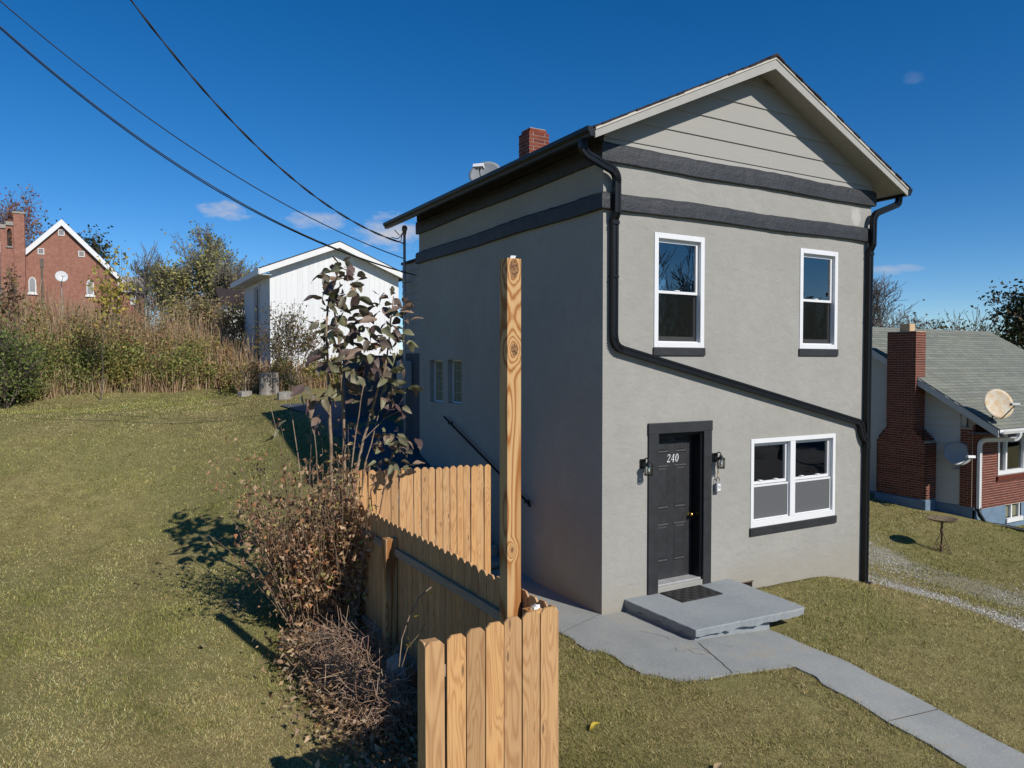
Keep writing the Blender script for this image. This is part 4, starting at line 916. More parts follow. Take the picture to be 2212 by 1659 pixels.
for k in range(9):
    a = k * .7; pp.poly([c0 + Vector((.05 * math.cos(a), .03 * math.sin(a), .002)), c0 + Vector((.05 * math.cos(a + .8), .035 * math.sin(a + .8), .004 + .012 * (k % 3))), c0 + Vector((.012 * math.cos(a), .012 * math.sin(a + 1), .028 + .012 * (k % 2)))])
o = pp.build('paper_scrap', 'white_paper'); tag(o, 'crumpled white paper scrap on the low fence post beside the tall post', 'litter')
sn = MB()
base_ = Vector((-3.17, -.62, g1(-3.2, -.6) - .1)); prof = [(.13, 0), (.14, .25), (.12, .5), (.10, .62), (.04, .68), (0, .69)]
for r_, h in prof:
    for q in range(9): t = q * 2 * math.pi / 9; k = 1 + .22 * math.sin(q * 2.7 + h * 5); sn.v.append((base_.x + r_ * k * math.cos(t), base_.y + r_ * 1.2 * k * math.sin(t), base_.z + h))
for j in range(len(prof) - 1):
    for q in range(9): sn.f.append((j * 9 + q, j * 9 + (q + 1) % 9, (j + 1) * 9 + (q + 1) % 9, (j + 1) * 9 + q)); sn.c.append(None)
o = sn.build('old_stump', 'log_wood'); tag(o, 'weathered grey stump half buried in dead vines by the fence', 'stump')

# ------------------------------------------------------------------ vegetation helpers
def tubes_np(segs, k=3):
    A = np.array([s[0] for s in segs]); B = np.array([s[1] for s in segs]); ra = np.array([s[2] for s in segs]); rb = np.array([s[3] for s in segs])
    d = B - A; d /= np.maximum(np.linalg.norm(d, axis=1, keepdims=True), 1e-9); up = np.where(np.abs(d[:, 2:3]) < .9, np.array([[0, 0, 1.]]), np.array([[1., 0, 0]]))
    a = np.cross(d, up); a /= np.linalg.norm(a, axis=1, keepdims=True); b = np.cross(a, d); V = np.empty((len(A), 2, k, 3))
    for q in range(k):
        t = 2 * math.pi * q / k; o = a * math.cos(t) + b * math.sin(t); V[:, 0, q] = A + o * ra[:, None]; V[:, 1, q] = B + o * rb[:, None]
    base = (np.arange(len(A)) * 2 * k)[:, None]; F = np.concatenate([np.stack([base[:, 0] + q, base[:, 0] + (q + 1) % k, base[:, 0] + k + (q + 1) % k, base[:, 0] + k + q], 1) for q in range(k)])
    return V.reshape(-1, 3), F
def leaves_np(P, size, rng, flat=0., aspect=.55, droop=0., curl=0.):
    n = len(P); P = np.asarray(P); d = rng.normal(size=(n, 3)); d[:, 2] = d[:, 2] * (1 - flat) - droop; d /= np.linalg.norm(d, axis=1, keepdims=True)
    e = rng.normal(size=(n, 3)); e -= d * (e * d).sum(1, keepdims=True); e /= np.linalg.norm(e, axis=1, keepdims=True); s = (size * rng.uniform(.6, 1.35, n))[:, None]; w_ = s * aspect
    nrm = np.cross(d, e) * s * (rng.uniform(.05, .3, (n, 1)) + curl * rng.random((n, 1)))
    V = np.stack([P, P + d * s * .5 + e * w_ * .5 + nrm, P + d * s, P + d * s * .5 - e * w_ * .5 + nrm], 1).reshape(-1, 3); F = (np.arange(n) * 4)[:, None] + np.arange(4)[None]
    return V, F
def pal(rng, n, cols, wts, jit=.18):
    c = np.array(cols)[rng.choice(len(cols), n, p=np.array(wts) / sum(wts))]; return np.clip(c * rng.uniform(1 - jit, 1 + jit, (n, 1)) * rng.uniform(.94, 1.06, (n, 3)), 0, 1)
def grow(rng, base, H, r0, levels, nch, ang, wander=.12, up=.25, first=.3, ratio=.55, lean=(0, 0), stems=1, stem_spread=.25):
    segs = []; tips = []
    def br(p, d, L, r, lv):
        ns = 6 if lv == 0 else 4; P = p; pts = [(p, r)]
        for i in range(ns):
            d = d + rng.normal(size=3) * wander + np.array([0, 0, up * (.35 if lv == 0 else 1) * .3]); d = d / np.linalg.norm(d); Q = P + d * L / ns
            ra = r * (1 - .8 * i / ns); rb_ = r * (1 - .8 * (i + 1) / ns); segs.append((P, Q, max(ra, .0015), max(rb_, .001), lv)); P = Q; pts.append((P, rb_))
            if lv < levels and (i + 1) / ns > first - (.15 if lv else 0):
                for _ in range(nch[min(lv, len(nch) - 1)] if rng.random() < .93 else 1):
                    a = rng.uniform(.6, 1.25) * ang; ax_ = rng.normal(size=3); ax_ -= d * (ax_ @ d); ax_ /= np.linalg.norm(ax_); nd = d * math.cos(a) + ax_ * math.sin(a) + np.array([0, 0, up * .4])
                    br(P, nd / np.linalg.norm(nd), L * ratio * rng.uniform(.7, 1.2) * (1.15 - .5 * (i / ns) if lv == 0 else 1), max(rb_ * .6, .002), lv + 1)
            if lv >= levels - 1: tips.append(P)
    for s in range(stems):
        d = np.array([lean[0], lean[1], 1.]) + (rng.normal(size=3) * stem_spread * np.array([1, 1, 0]) if stems > 1 else 0); br(np.array(base, float), d / np.linalg.norm(d), H * (1 if s == 0 else rng.uniform(.7, 1)), r0, 0)
    return segs, np.array(tips)
def tree(name, label, base, H, r0, levels, nch, ang, leaf=None, seed=1, bark='bark_grey', minr=0, group='background trees', cat='tree', wide=1.0, **k):
    rng = np.random.default_rng(seed); t = thing(name, label, cat, tuple(base), group); segs, tips = grow(rng, base, H, r0, levels, nch, ang, **k)
    b0 = np.array(base, float); top = np.percentile(tips[:, 2], 99.3); kk = H / max(.5, top - b0[2]); kv = np.array([kk * wide, kk * wide, kk]); tips = b0 + (tips - b0) * kv
    segs = [(b0 + (a - b0) * kv, b0 + (b - b0) * kv, max(c * kk, minr), max(d * kk, minr * .7), lv) for a, b, c, d, lv in segs]
    big = [s for s in segs if s[4] <= 1]; sm = [s for s in segs if s[4] > 1]
    V, F = tubes_np(big, 7); npmesh('trunk', V, F, None, bark, t, smooth=True)
    if sm: V, F = tubes_np(sm, 3); npmesh('twigs', V, F, None, bark, t, kind='stuff')
    if leaf:
        n, size, cols, wts, spread = leaf; P = tips[rng.integers(0, len(tips), n)] + rng.normal(size=(n, 3)) * spread; V, F = leaves_np(P, size, rng); npmesh('crown', V, F, pal(rng, n, cols, wts), 'leaf_attr', t, kind=None)
    return t

# ------------------------------------------------------------------ large-leaved sapling by the fence
rng = np.random.default_rng(21); DS = 10.15
sap = thing('sapling', 'tall sapling with big purple-green leaves growing behind the fence', 'sapling', (-3.35, 2.05, g1(-3.35, 2.05)))
def stem(pts, r0, r1, dd=0., par=sap, nm='stem', mat='stem'):
    P = [pix(u, v, DS + dd + .25 * math.sin(i * 1.3 + u)) for i, (u, v) in enumerate(pts)]
    if pts[0][1] > 1050: P[0] = Vector((P[0].x, P[0].y, min(P[0].z, g1(P[0].x, P[0].y) - .02)))
    Q = []
    for a, b in zip(P, P[1:]):
        for t in (0, .34, .67): Q.append(a.lerp(b, t) + Vector(rng.normal(size=3) * .006))
    Q.append(P[-1]); n = len(Q); MB().tube(Q, [r0 + (r1 - r0) * i / (n - 1) for i in range(n)], 7).build(nm, mat, par, smooth=True)
stem([(722, 1330), (718, 1080), (713, 900), (708, 800), (704, 720), (710, 650), (732, 580)], .030, .010, 0)
stem([(738, 1325), (746, 1080), (742, 900), (735, 780), (727, 690), (716, 640)], .028, .010, .1)
stem([(742, 1330), (765, 1050), (785, 950), (808, 870), (830, 800), (842, 720), (850, 640)], .026, .008, .05)
stem([(735, 1330), (752, 1060), (770, 930), (786, 830)], .016, .006, -.1); stem([(748, 1330), (790, 1000), (822, 880)], .012, .005, .2)
stem([(700, 1320), (690, 1060), (680, 940), (668, 900)], .012, .005, -.15); stem([(640, 1290), (622, 1080), (606, 960), (585, 880)], .010, .004, -.2); stem([(660, 1300), (652, 1050), (627, 870)], .012, .005, -.3)
stem([(800, 1320), (812, 1160), (838, 1020), (846, 985)], .014, .006, .15); stem([(715, 900), (690, 870), (650, 842)], .010, .005, 0.); stem([(785, 950), (830, 905), (880, 880)], .007, .003, .05)
def leaf_mesh(L_, W_, curl, fold, seed):
    r = random.Random(seed); m = MB(); NY, NX = 7, 2
    for j in range(NY + 1):
        t = j / NY; w_ = W_ * (math.sin(math.pi * min(1, .02 + t * .98) ** .94) ** .85) * (1 + r.uniform(-.09, .09)); w_ = max(w_, .003)
        for i in range(-NX, NX + 1):
            s = i / NX; m.v.append((s * w_ / 2, t * L_ + .0, fold * abs(s) * w_ * .5 - curl * L_ * t * t + .012 * math.sin(t * 9 + i) * L_ * 2))
    n = 2 * NX + 1
    for j in range(NY):
        for i in range(2 * NX): q = j * n + i; m.f.append((q, q + 1, q + n + 1, q + n)); m.c.append(None)
    me = m.mesh('leaf', smooth=True); me.materials.append(MAT['big_leaf']); return me
LM = [leaf_mesh(.25, .135, .25, .3, 1), leaf_mesh(.21, .13, .5, .15, 2), leaf_mesh(.28, .13, .12, .45, 3), leaf_mesh(.17, .10, .7, .5, 4), leaf_mesh(.15, .07, 1.0, .9, 5), leaf_mesh(.23, .12, -.2, .2, 6)]
# (u, v, radius px, count, depth shift, size)
CLUST = [(737, 590, 34, 30, 0, .9), (705, 585, 20, 6, 0, .9), (762, 612, 22, 10, .1, .9), (712, 645, 28, 14, 0, 1), (745, 640, 30, 16, .1, 1), (742, 700, 34, 20, .1, 1.1), (700, 705, 24, 8, -.1, 1), (785, 690, 20, 5, .1, 1.25), (716, 750, 34, 18, 0, 1.1), (760, 745, 32, 15, .1, 1.1),
         (775, 715, 18, 6, .1, 1.1), (845, 650, 34, 24, .05, .85), (820, 685, 30, 14, .05, .95), (862, 690, 26, 12, .1, .9), (800, 735, 30, 14, 0, 1.1), (845, 735, 34, 18, .1, 1), (885, 735, 14, 3, .1, .8), (735, 800, 36, 16, 0, 1.1), (785, 790, 36, 20, .1, 1.1), (835, 790, 36, 22, .1, 1), (868, 828, 24, 10, .1, 1),
         (700, 790, 16, 4, -.1, 1), (655, 845, 22, 8, -.1, 1), (700, 850, 26, 9, 0, 1.05), (745, 850, 24, 9, 0, 1), (830, 850, 26, 12, .1, .95), (860, 890, 18, 6, .1, .85), (795, 900, 16, 3, 0, .8), (682, 915, 24, 7, -.1, .9), (620, 905, 12, 3, -.2, .8), (600, 935, 8, 3, -.2, .8),
         (845, 965, 40, 34, .15, .8), (880, 955, 24, 14, .15, .8), (810, 990, 24, 12, .1, .8), (880, 1000, 16, 6, .15, .75), (840, 930, 22, 8, .1, .75), (770, 925, 12, 3, 0, .8)]
for u, v, rad, n, dd, szz in CLUST:
    for _ in range(max(2, int(n * .9))):
        a, q = random.uniform(0, 2 * math.pi), rad * math.sqrt(random.random()); p = pix(u + q * math.cos(a), v + q * math.sin(a), DS + dd + random.gauss(0, rad / 130))
        c = pix(u, v, DS + dd); out_ = (p - c); yaw = math.atan2(-out_.x, out_.y) + random.uniform(-.9, .9); k = szz * random.uniform(.72, 1.05)
        inst('leaf', random.choice(LM[:4] + LM[5:] if random.random() < .85 else LM[3:5]), sap, p, (random.uniform(-1.2, .6), random.uniform(-1.0, 1.0), yaw), (k, k, k))
# dead, dry perennial clump below it
rng = np.random.default_rng(5); dc = thing('dead_shrub', 'clump of dead brown stems and curled leaves against the fence', 'shrub', (-3.5, 1.9, g1(-3.5, 1.9)))
ss = []; lp = []; lc = []
for i in range(520):
    u = rng.uniform(632, 800); base = pix(u, 1325 + rng.uniform(-30, 10), DS + rng.uniform(-.45, .45)); bz = g1(base.x, base.y); base = Vector((min(base.x, -3.06), base.y, bz - .02)); H_ = rng.uniform(.6, 2.15); fx = (u - 716) / 85; d = np.array([fx * .22 + rng.normal() * .16, -fx * .10 + rng.normal() * .14, 1.]); p = np.array(base)
    for k in range(5):
        q = p + d * H_ / 5; q[0] = min(q[0], -2.98); ss.append((p, q, .009 * (1 - k * .15), .009 * (1 - (k + 1) * .15))); d = d + rng.normal(size=3) * .12
        if k > 0: n = rng.integers(2, 8); lp += [q + rng.normal(size=3) * .075 for _ in range(n)]
        p = q
V, F = tubes_np(ss, 4); npmesh('dry_stems', V, F, None, 'stem', dc, kind='stuff')
lp = np.array(lp); lp[:, 0] = np.minimum(lp[:, 0], -2.96); n = len(lp); V, F = leaves_np(lp, .078, rng, aspect=.48, droop=.7, curl=.6); hi = lp[:, 2] > .3
col = pal(rng, n, [(.54, .32, .18), (.70, .48, .29), (.30, .16, .095), (.58, .28, .13), (.44, .38, .12)], [4, 3.5, 2, 1.8, 1.6]); npmesh('dry_leaves', V, F, col, 'leaf_attr', dc, kind='stuff')
gp = np.array([pix(rng.uniform(745, 830), rng.uniform(1180, 1300), DS + rng.uniform(-.3, .2)) for _ in range(170)]); gp[:, 0] = np.minimum(gp[:, 0], -3.0); V, F = leaves_np(gp, .11, rng, aspect=.75); npmesh('green_leaves', V, F, pal(rng, 170, [(.30, .34, .05), (.42, .40, .05), (.14, .2, .04)], [3, 2, 2]), 'leaf_attr', dc, kind='stuff')
# brush pile of dead vines
bp = thing('brush_pile', 'tangled heap of dead grey vines and twigs along the fence', 'brush pile', (-3.4, -.2, g1(-3.4, -.2))); ss = []; lp = []
for i in range(2300):
    y = rng.uniform(-1.25, 1.25); x = rng.normal(-3.45, .17); x = min(x, -3.05); hh = .62 * max(0, 1 - ((x + 3.38) / .55) ** 2) * (1 - .45 * abs(y) / 1.3); p = np.array([x, y, g1(x, y) + rng.uniform(0, 1) * hh]); d = rng.normal(size=3) * np.array([.7, 1, .45]); d /= np.linalg.norm(d); L_ = rng.uniform(.12, .4)
    for k in range(2): q = p + d * L_ / 2; q[0] = min(q[0], -2.98); ss.append((p, q, .0045, .003)); d = d + rng.normal(size=3) * .4; p = q
V, F = tubes_np(ss, 3); npmesh('twigs', V, F, pal(rng, len(F), [(.46, .31, .21), (.58, .43, .30), (.32, .19, .13)], [3, 2, 2]), 'attr', bp, kind='stuff')
n = 2700; y = rng.uniform(-2.6, 1.7, n); x = np.minimum(rng.normal(-3.62, .24, n), -3.0); P = np.stack([x, y, gh(x, y) + .02 + .24 * rng.random(n) ** 2 * (y > -1.3) + .05 * rng.random(n)], 1); V, F = leaves_np(P, .078, rng, .4, .5, 0, .6); npmesh('leaf_litter', V, F, pal(rng, n, [(.60, .41, .24), (.42, .265, .155), (.70, .52, .33), (.52, .28, .13)], [3, 3, 2, .8]), 'leaf_attr', bp, kind='stuff')
vn = thing('vine_shoot', 'thin bare vine shoot with a few yellow leaves before the fence rail', 'vine', (-3.15, -1.5, g1(-3.15, -1.5)))
MB().tube([pix(u, v, 6.9 + k * .05) for k, (u, v) in enumerate(((862, 1440), (868, 1380), (885, 1330), (905, 1290), (932, 1268)))], .006, 5).tube([pix(u, v, 6.9) for u, v in ((868, 1440), (880, 1400), (905, 1370), (920, 1345))], .004, 5).build('stem', 'stem', vn)
P = np.array([pix(u + rng.normal() * 5, v + rng.normal() * 5, 6.9) for u, v in ((885, 1380), (882, 1390), (875, 1400), (890, 1375), (930, 1272), (893, 1330))]); V, F = leaves_np(P, .06, rng, aspect=.8); npmesh('vine_leaves', V, F, pal(rng, len(F), [(.6, .5, .05), (.5, .35, .1)], [2, 1]), 'leaf_attr', vn, kind='stuff')

# ------------------------------------------------------------------ lawn grass
rng = np.random.default_rng(9)
def forbidden(x, y):
    f = on_path(x, y, -.03) | ((x > .38) & (x < 2.36) & (y > -1.45) & (y < .1)) | ((x > -.03) & (x < 5.75) & (y > -.03) & (y < 7.7)) | ((x > -1.4) & (x < .4) & (y > 2.5) & (y < 14)) | ((x > 13.9) & (y > 2.9)) | ((x > -.1) & (y > 6) & (x < 6))
    return f
N = 1350000; D = np.exp(rng.uniform(math.log(3.2), math.log(34), N)); th = rng.uniform(-R(44), R(44), N) + AZ; x = CAM.x + D / np.cos(th - AZ) * np.sin(th); y = CAM.y + D / np.cos(th - AZ) * np.cos(th)
ok = ~forbidden(x, y) & (y < 21.5 + .5 * np.sin(x)) 
trk = (np.abs(x - 6.85 + .3 * np.sin(y * 1.7)) < .62) | ((np.abs(x - 9.3 + .4 * np.sin(y * 1.3)) < .75) & (snoise(x * 2, y * 2, 8) > -.1)); ok &= ~(trk & (snoise(x * 1.6, y * 1.1, 8) > -.25) & (rng.random(N) < .9)) & (y < 24)
x, y, D = x[ok], y[ok], D[ok]; n = len(x); print('grass blades', n); z = gh(x, y) + np.where(on_path(x, y, .35), 0, .028 * snoise(x * 1.4, y * 1.4, 3)) - .005
pn = snoise(x * .8, y * .8, 12); pn2 = snoise(x * 2.7, y * 2.7, 13); rr_ = np.hypot(x - 2.5, (y - 2.0) * .9); stripe = (1.6 * np.maximum(0, np.sin(rr_ * 4.1 + .9 * pn)) ** 3 * (.55 + .45 * pn2) - .35 * np.maximum(0, -np.sin(rr_ * 4.1 + .9 * pn))) * (x < -2); green = np.clip(.40 + .45 * pn + .36 * pn2 + .34 * stripe + .12 * (x > 9), .03, .97); straw = rng.random(n) > green
w_ = .00072 * D * rng.uniform(.6, 1.7, n); h = np.where(straw, rng.uniform(.008, .038, n), rng.uniform(.015, .055, n)) * (1 + .25 * pn2) * .8 * (1 + .018 * D); lay = np.where(straw, rng.uniform(.025, .065, n), rng.uniform(.01, .04, n)) * .85 * (1 + .018 * D)
edge = on_path(x, y, .12); h = np.where(edge, h * 1.5, h)
a = rng.uniform(0, 2 * math.pi, n); b = a + rng.uniform(-.6, .6, n)
V = np.empty((n, 3, 3)); V[:, 0] = np.stack([x - w_ * np.sin(b) * .5, y + w_ * np.cos(b) * .5, z], 1); V[:, 1] = np.stack([x + w_ * np.sin(b) * .5, y - w_ * np.cos(b) * .5, z], 1); V[:, 2] = np.stack([x + lay * np.cos(a), y + lay * np.sin(a), z + h], 1)
cg = pal(rng, n, [(.24, .255, .085), (.31, .295, .105), (.38, .335, .13), (.13, .15, .05)], [3, 3, 2, 2.2], .4); cs = pal(rng, n, [(.56, .455, .235), (.45, .36, .18), (.74, .62, .36), (.25, .19, .095)], [3, 3, 1.8, 2.2], .35); col = np.where(straw[:, None], cs, cg) * np.array([1.27, 1.27, 1.10]) * (1 - .20 * stripe + .16 * pn2 + .10 * pn)[:, None] * np.where(x > -2.6, .74, 1.0)[:, None]; col = np.clip(col, 0, .9)
o = npmesh('lawn_grass', V.reshape(-1, 3), np.arange(n * 3).reshape(-1, 3), col, 'grass_attr'); tag(o, 'short mown grass, half dry and straw coloured', 'grass', kind='stuff')
# gravel on the drive
n = 17000; k = rng.random(n) < .55; y = rng.uniform(-6, 9, n); x = np.where(k, 6.85 - .3 * np.sin(y * 1.7) + rng.normal(0, .42, n), 9.2 - .4 * np.sin(y * 1.3) + rng.normal(0, .75, n)); ok = (x > 5.95) & (snoise(x * 1.6, y * 1.1, 8) + .25 * k > -.1); x, y = x[ok], y[ok]; n = len(x); z = gh(x, y) + .028 * snoise(x * 1.4, y * 1.4, 3) + .004; s = rng.uniform(.008, .024, n)
oct_ = np.array([(1, 0, 0), (0, 1, 0), (-1, 0, 0), (0, -1, 0), (0, 0, .7), (0, 0, -.7)]); V = np.stack([x, y, z], 1)[:, None] + oct_[None] * s[:, None, None] * rng.uniform(.6, 1.3, (n, 6, 1)); fo = np.array([(0, 1, 4), (1, 2, 4), (2, 3, 4), (3, 0, 4), (1, 0, 5), (2, 1, 5), (3, 2, 5), (0, 3, 5)])
F = (np.arange(n) * 6)[:, None, None] + fo[None]; o = npmesh('gravel', V.reshape(-1, 3), F.reshape(-1, 3), np.repeat(pal(rng, n, [(.54, .52, .48), (.42, .39, .34), (.66, .65, .61), (.26, .23, .18)], [3, 2, 1.5, 1.5]), 8, 0), 'attr'); tag(o, 'pale loose gravel in the wheel tracks of the drive', 'gravel', kind='stuff')
for (u, v, zz, mt_, lb) in ((1296, 1562, -.2, 'yellow_leaf', 'bright yellow leaf fallen on the lawn in front of the path'), (1560, 1650, -.35, 'tan_leaf', 'tan leaf fallen on the front lawn near the bottom edge'), (512, 1302, -.1, 'tan_leaf', 'curled tan leaf on the side lawn beside the brush'), (440, 1398, -.15, 'tan_leaf', 'long brown dried leaf on the side lawn'), (559, 1206, 0., 'yellow_leaf', 'small yellow leaf in the sapling shadow on the lawn')):
    d = pix(u, v, 1) - CAM; t = (zz + .0 - CAM.z) / d.z; p = CAM + d * t
    for _ in range(4): t = (g1(p.x, p.y) + .045 - CAM.z) / d.z; p = CAM + d * t
    me = leaf_mesh(.13, .075, .4, .5, u); me.materials.clear(); me.materials.append(MAT[mt_]); o = inst('fallen_leaf', me, None, p, (.1, .1, u)); tag(o, lb, 'leaf', 'fallen leaves on the lawn')

# ------------------------------------------------------------------ white shed behind
SX0, SX1, SY, SZ = -.05, 5.10, 20.77, 6.86; SP = 2.53
shd = thing('white_shed', 'white weathered gabled shed with vertical boards behind the weeds', 'shed', (2.5, 24, 2.6))
def srz(x): return 8.22 - .405 * abs(x - SP)
MB().box(SX0 + .012, SX1 - .012, SY + .008, 26.0, 2.0, SZ).prism([(SX0 + .012, SY + .008, SZ), (SX1 - .012, SY + .008, SZ), (SP, SY + .008, srz(SP) - .22)], (0, 5.2, 0)).build('backing_wall', 'flaky_white', shd)
n = 25; wd = (SX1 - SX0) / n
for i in range(n):
    a, b = SX0 + i * wd + .005, SX0 + (i + 1) * wd - .005; za, zb = srz(a) - .215, srz(b) - .215; pk = [(SP, SY, srz(SP) - .215)] if a < SP < b else []
    MB().prism([(a, SY, 2.2), (b, SY, 2.2), (b, SY, zb)] + pk + [(a, SY, za)], (0, .028, 0)).build('board', 'flaky_white', shd)
for i in range(25):
    a, b = SY + .03 + i * .208 + .006, SY + .03 + (i + 1) * .208 - .006
    if 22.7 < (a + b) / 2 < 23.75: continue
    MB().box(SX0, SX0 + .028, a, b, 2.2, SZ - .02).build('board', 'flaky_white', shd)
dd = MB().box(SX0 - .01, SX0 + .02, 22.75, 23.70, 2.3, 6.55).build('side_door', 'dish_dark', shd); MB().box(SX0 - .03, SX0 - .011, 22.66, 22.75, 2.3, 6.64).box(SX0 - .03, SX0 - .011, 23.70, 23.79, 2.3, 6.64).box(SX0 - .03, SX0 - .011, 22.75, 23.70, 6.55, 6.64).build('door_frame', 'shed_eave', dd)
MB().box(SX0 - .02, SX0 - .0105, 22.85, 23.16, 2.5, 6.45).build('door_pane', 'charcoal', dd)
rf = MB()
for s in (-1, 1):
    e = SX0 - .45 if s < 0 else SX1 + .45; rf.prism([(SP, SY - .38, srz(SP)), (e, SY - .38, srz(e)), (e, SY - .38, srz(e) - .06), (SP, SY - .38, srz(SP) - .06)], (0, 6.0, 0))
rf = rf.build('roof', 'roof_felt', shd)
for s in (-1, 1):
    e = SX0 - .45 if s < 0 else SX1 + .45; MB().prism([(SP, SY - .40, srz(SP) - .045), (e, SY - .40, srz(e) - .045), (e, SY - .40, srz(e) - .26), (SP, SY - .40, srz(SP) - .27)], (0, .03, 0)).build('rake_board', 'shed_eave', rf)
    MB().poly([(SP, SY - .37, srz(SP) - .2), (e, SY - .37, srz(e) - .2), (e, SY + .0, srz(e) - .2), (SP, SY + .0, srz(SP) - .2)]).build('rake_soffit', 'shed_eave', rf)
e = SX0 - .45; MB().box(e - .03, e, SY - .37, 26.6, srz(e) - .24, srz(e) - .03).build('fascia', 'shed_eave', rf); MB().box(e, SX0, SY - .36, 26.5, srz(e) - .25, srz(e) - .235).build('eave_soffit', 'shed_eave', rf)
pq = pix(517, 690, 40); ob = thing('outbuilding', 'low dark-roofed outbuilding just visible left of the white shed', 'shed', (pq.x, pq.y, g1(pq.x, pq.y)))
MB().box(pq.x - .75, pq.x + .9, pq.y, pq.y + 3, g1(pq.x, pq.y) - .3, pix(517, 660, 40).z).build('wall', 'shed_eave', ob); z_ = pix(517, 660, 40).z; MB().prism([(pq.x - 1., pq.y - .3, z_), (pq.x + 1.1, pq.y - .3, z_), (pq.x + 1.1, pq.y + 1.4, z_ + .9), (pq.x - 1., pq.y + 1.4, z_ + .9)], (0, .05, .1)).build('roof', 'roof_felt', ob)
# stumps
def log(name, label, u, v, w_, h, mat='log_wood', dz=0, n=14):
    d = pix(u, v, 1) - CAM; p = CAM + d * ((2.4 - CAM.z) / d.z); gz_ = g1(p.x, p.y) - .05; m = MB(); r = random.Random(u); rows = 5
    for j in range(rows + 1):
        for q in range(n): t = 2 * math.pi * q / n; k = 1 + .07 * math.sin(q * 1.9 + r.random()) + (.12 if j == 0 else 0); m.v.append((p.x + w_ / 2 * k * math.cos(t), p.y + w_ / 2 * k * math.sin(t), gz_ + (h + .05) * j / rows + (.02 * math.sin(t * 1 + 1) if j == rows else 0)))
    for j in range(rows):
        for q in range(n): m.f.append((j * n + q, j * n + (q + 1) % n, (j + 1) * n + (q + 1) % n, (j + 1) * n + q)); m.c.append(None)
    m.f.append(tuple(rows * n + q for q in range(n))); m.c.append(None); o = m.build(name, mat, None); tag(o, label, 'stump' if 'log' in name or 'stump' in name else 'stone', 'stumps and blocks at the edge of the weeds'); return o
log('tree_stump', 'tall split grey stump at the edge of the weeds', 576, 852, .44, .72); log('tree_stump', 'narrow upright log leaning against the tall stump', 596, 852, .20, .72)
log('stone_block', 'small mossy block left of the tall stump', 549, 849, .36, .36, 'stone_grey', n=5); log('stone_block', 'flat pale block farthest left of the stump', 528, 853, .46, .17, 'stone_grey', n=6); log('stone_block', 'low block right of the tall stump', 614, 857, .48, .22, 'stone_grey', n=5)

# ------------------------------------------------------------------ weeds on the bank
rng = np.random.default_rng(31); SV = []; LV = []; LCOL = []; SCOL = []
def bank_edge(x): return np.where(x < -3, 20.7 + .5 * np.sin(x * .9), 20.7 - (x + 3) * .25 + .3 * np.sin(x * 2)) - .35
n = 26000; x = rng.uniform(-30, .9, n); y = bank_edge(x) + rng.exponential(3.4, n); x[:1900] = rng.uniform(-1.6, 2.5, 1900); y[:1900] = rng.uniform(18.3, 20.6, 1900); ok = (y < 34) & ~((x > -.4) & (y > 20.65)); x, y = x[ok], y[ok]; n = len(x); z = gh(x, y); dens = snoise(x * .55, y * .55, 40)
hgt = 1.22 * (.55 + .75 * np.clip((y - bank_edge(x)) / 2.5, 0, 1) + .45 * dens) * rng.uniform(.55, 1.35, n) * np.where(x > -2.2, .72 - .12 * np.clip(x, -1, 3), 1.) * np.where((x < -8) , 1.1, 1.); hgt = np.clip(hgt, .15, 2.9)
lean = rng.normal(0, .16, (n, 2)); A = np.stack([x, y, z - .03], 1); B = A + np.stack([lean[:, 0] * hgt, lean[:, 1] * hgt, hgt], 1); w_ = rng.uniform(.008, .020, n); side = np.stack([np.cos(AZ) * w_, -np.sin(AZ) * w_, 0 * w_], 1)
th = rng.uniform(0, math.pi, n); side = np.stack([np.cos(th) * w_, np.sin(th) * w_, 0 * w_], 1); V = np.stack([A - side, A + side, B + side * .4, B - side * .4], 1).reshape(-1, 3); F = (np.arange(n) * 4)[:, None] + np.arange(4)[None]
tone = snoise(x * .35, y * .5, 44) + .5 * snoise(x * 1.3, y * 1.3, 45) + np.where(x > -3.2, .9, 0) ; cs = pal(rng, n, [(.54, .40, .24), (.44, .285, .165), (.64, .50, .33), (.47, .265, .155)], [3, 2, 2, 1.6]); cgreen = pal(rng, n, [(.16, .16, .05), (.22, .19, .07)], [1, 1]); col = np.where((tone + rng.normal(0, .3, n) > -.25)[:, None], cs, cgreen)
wd_ = thing('bank_weeds', 'overgrown bank of dry stalks, brambles and green weeds', 'weeds', (-8, 23, 2.5)); wd_['kind'] = 'stuff'; npmesh('dry_stalks', V, F, col, 'leaf_attr', wd_, kind='stuff')
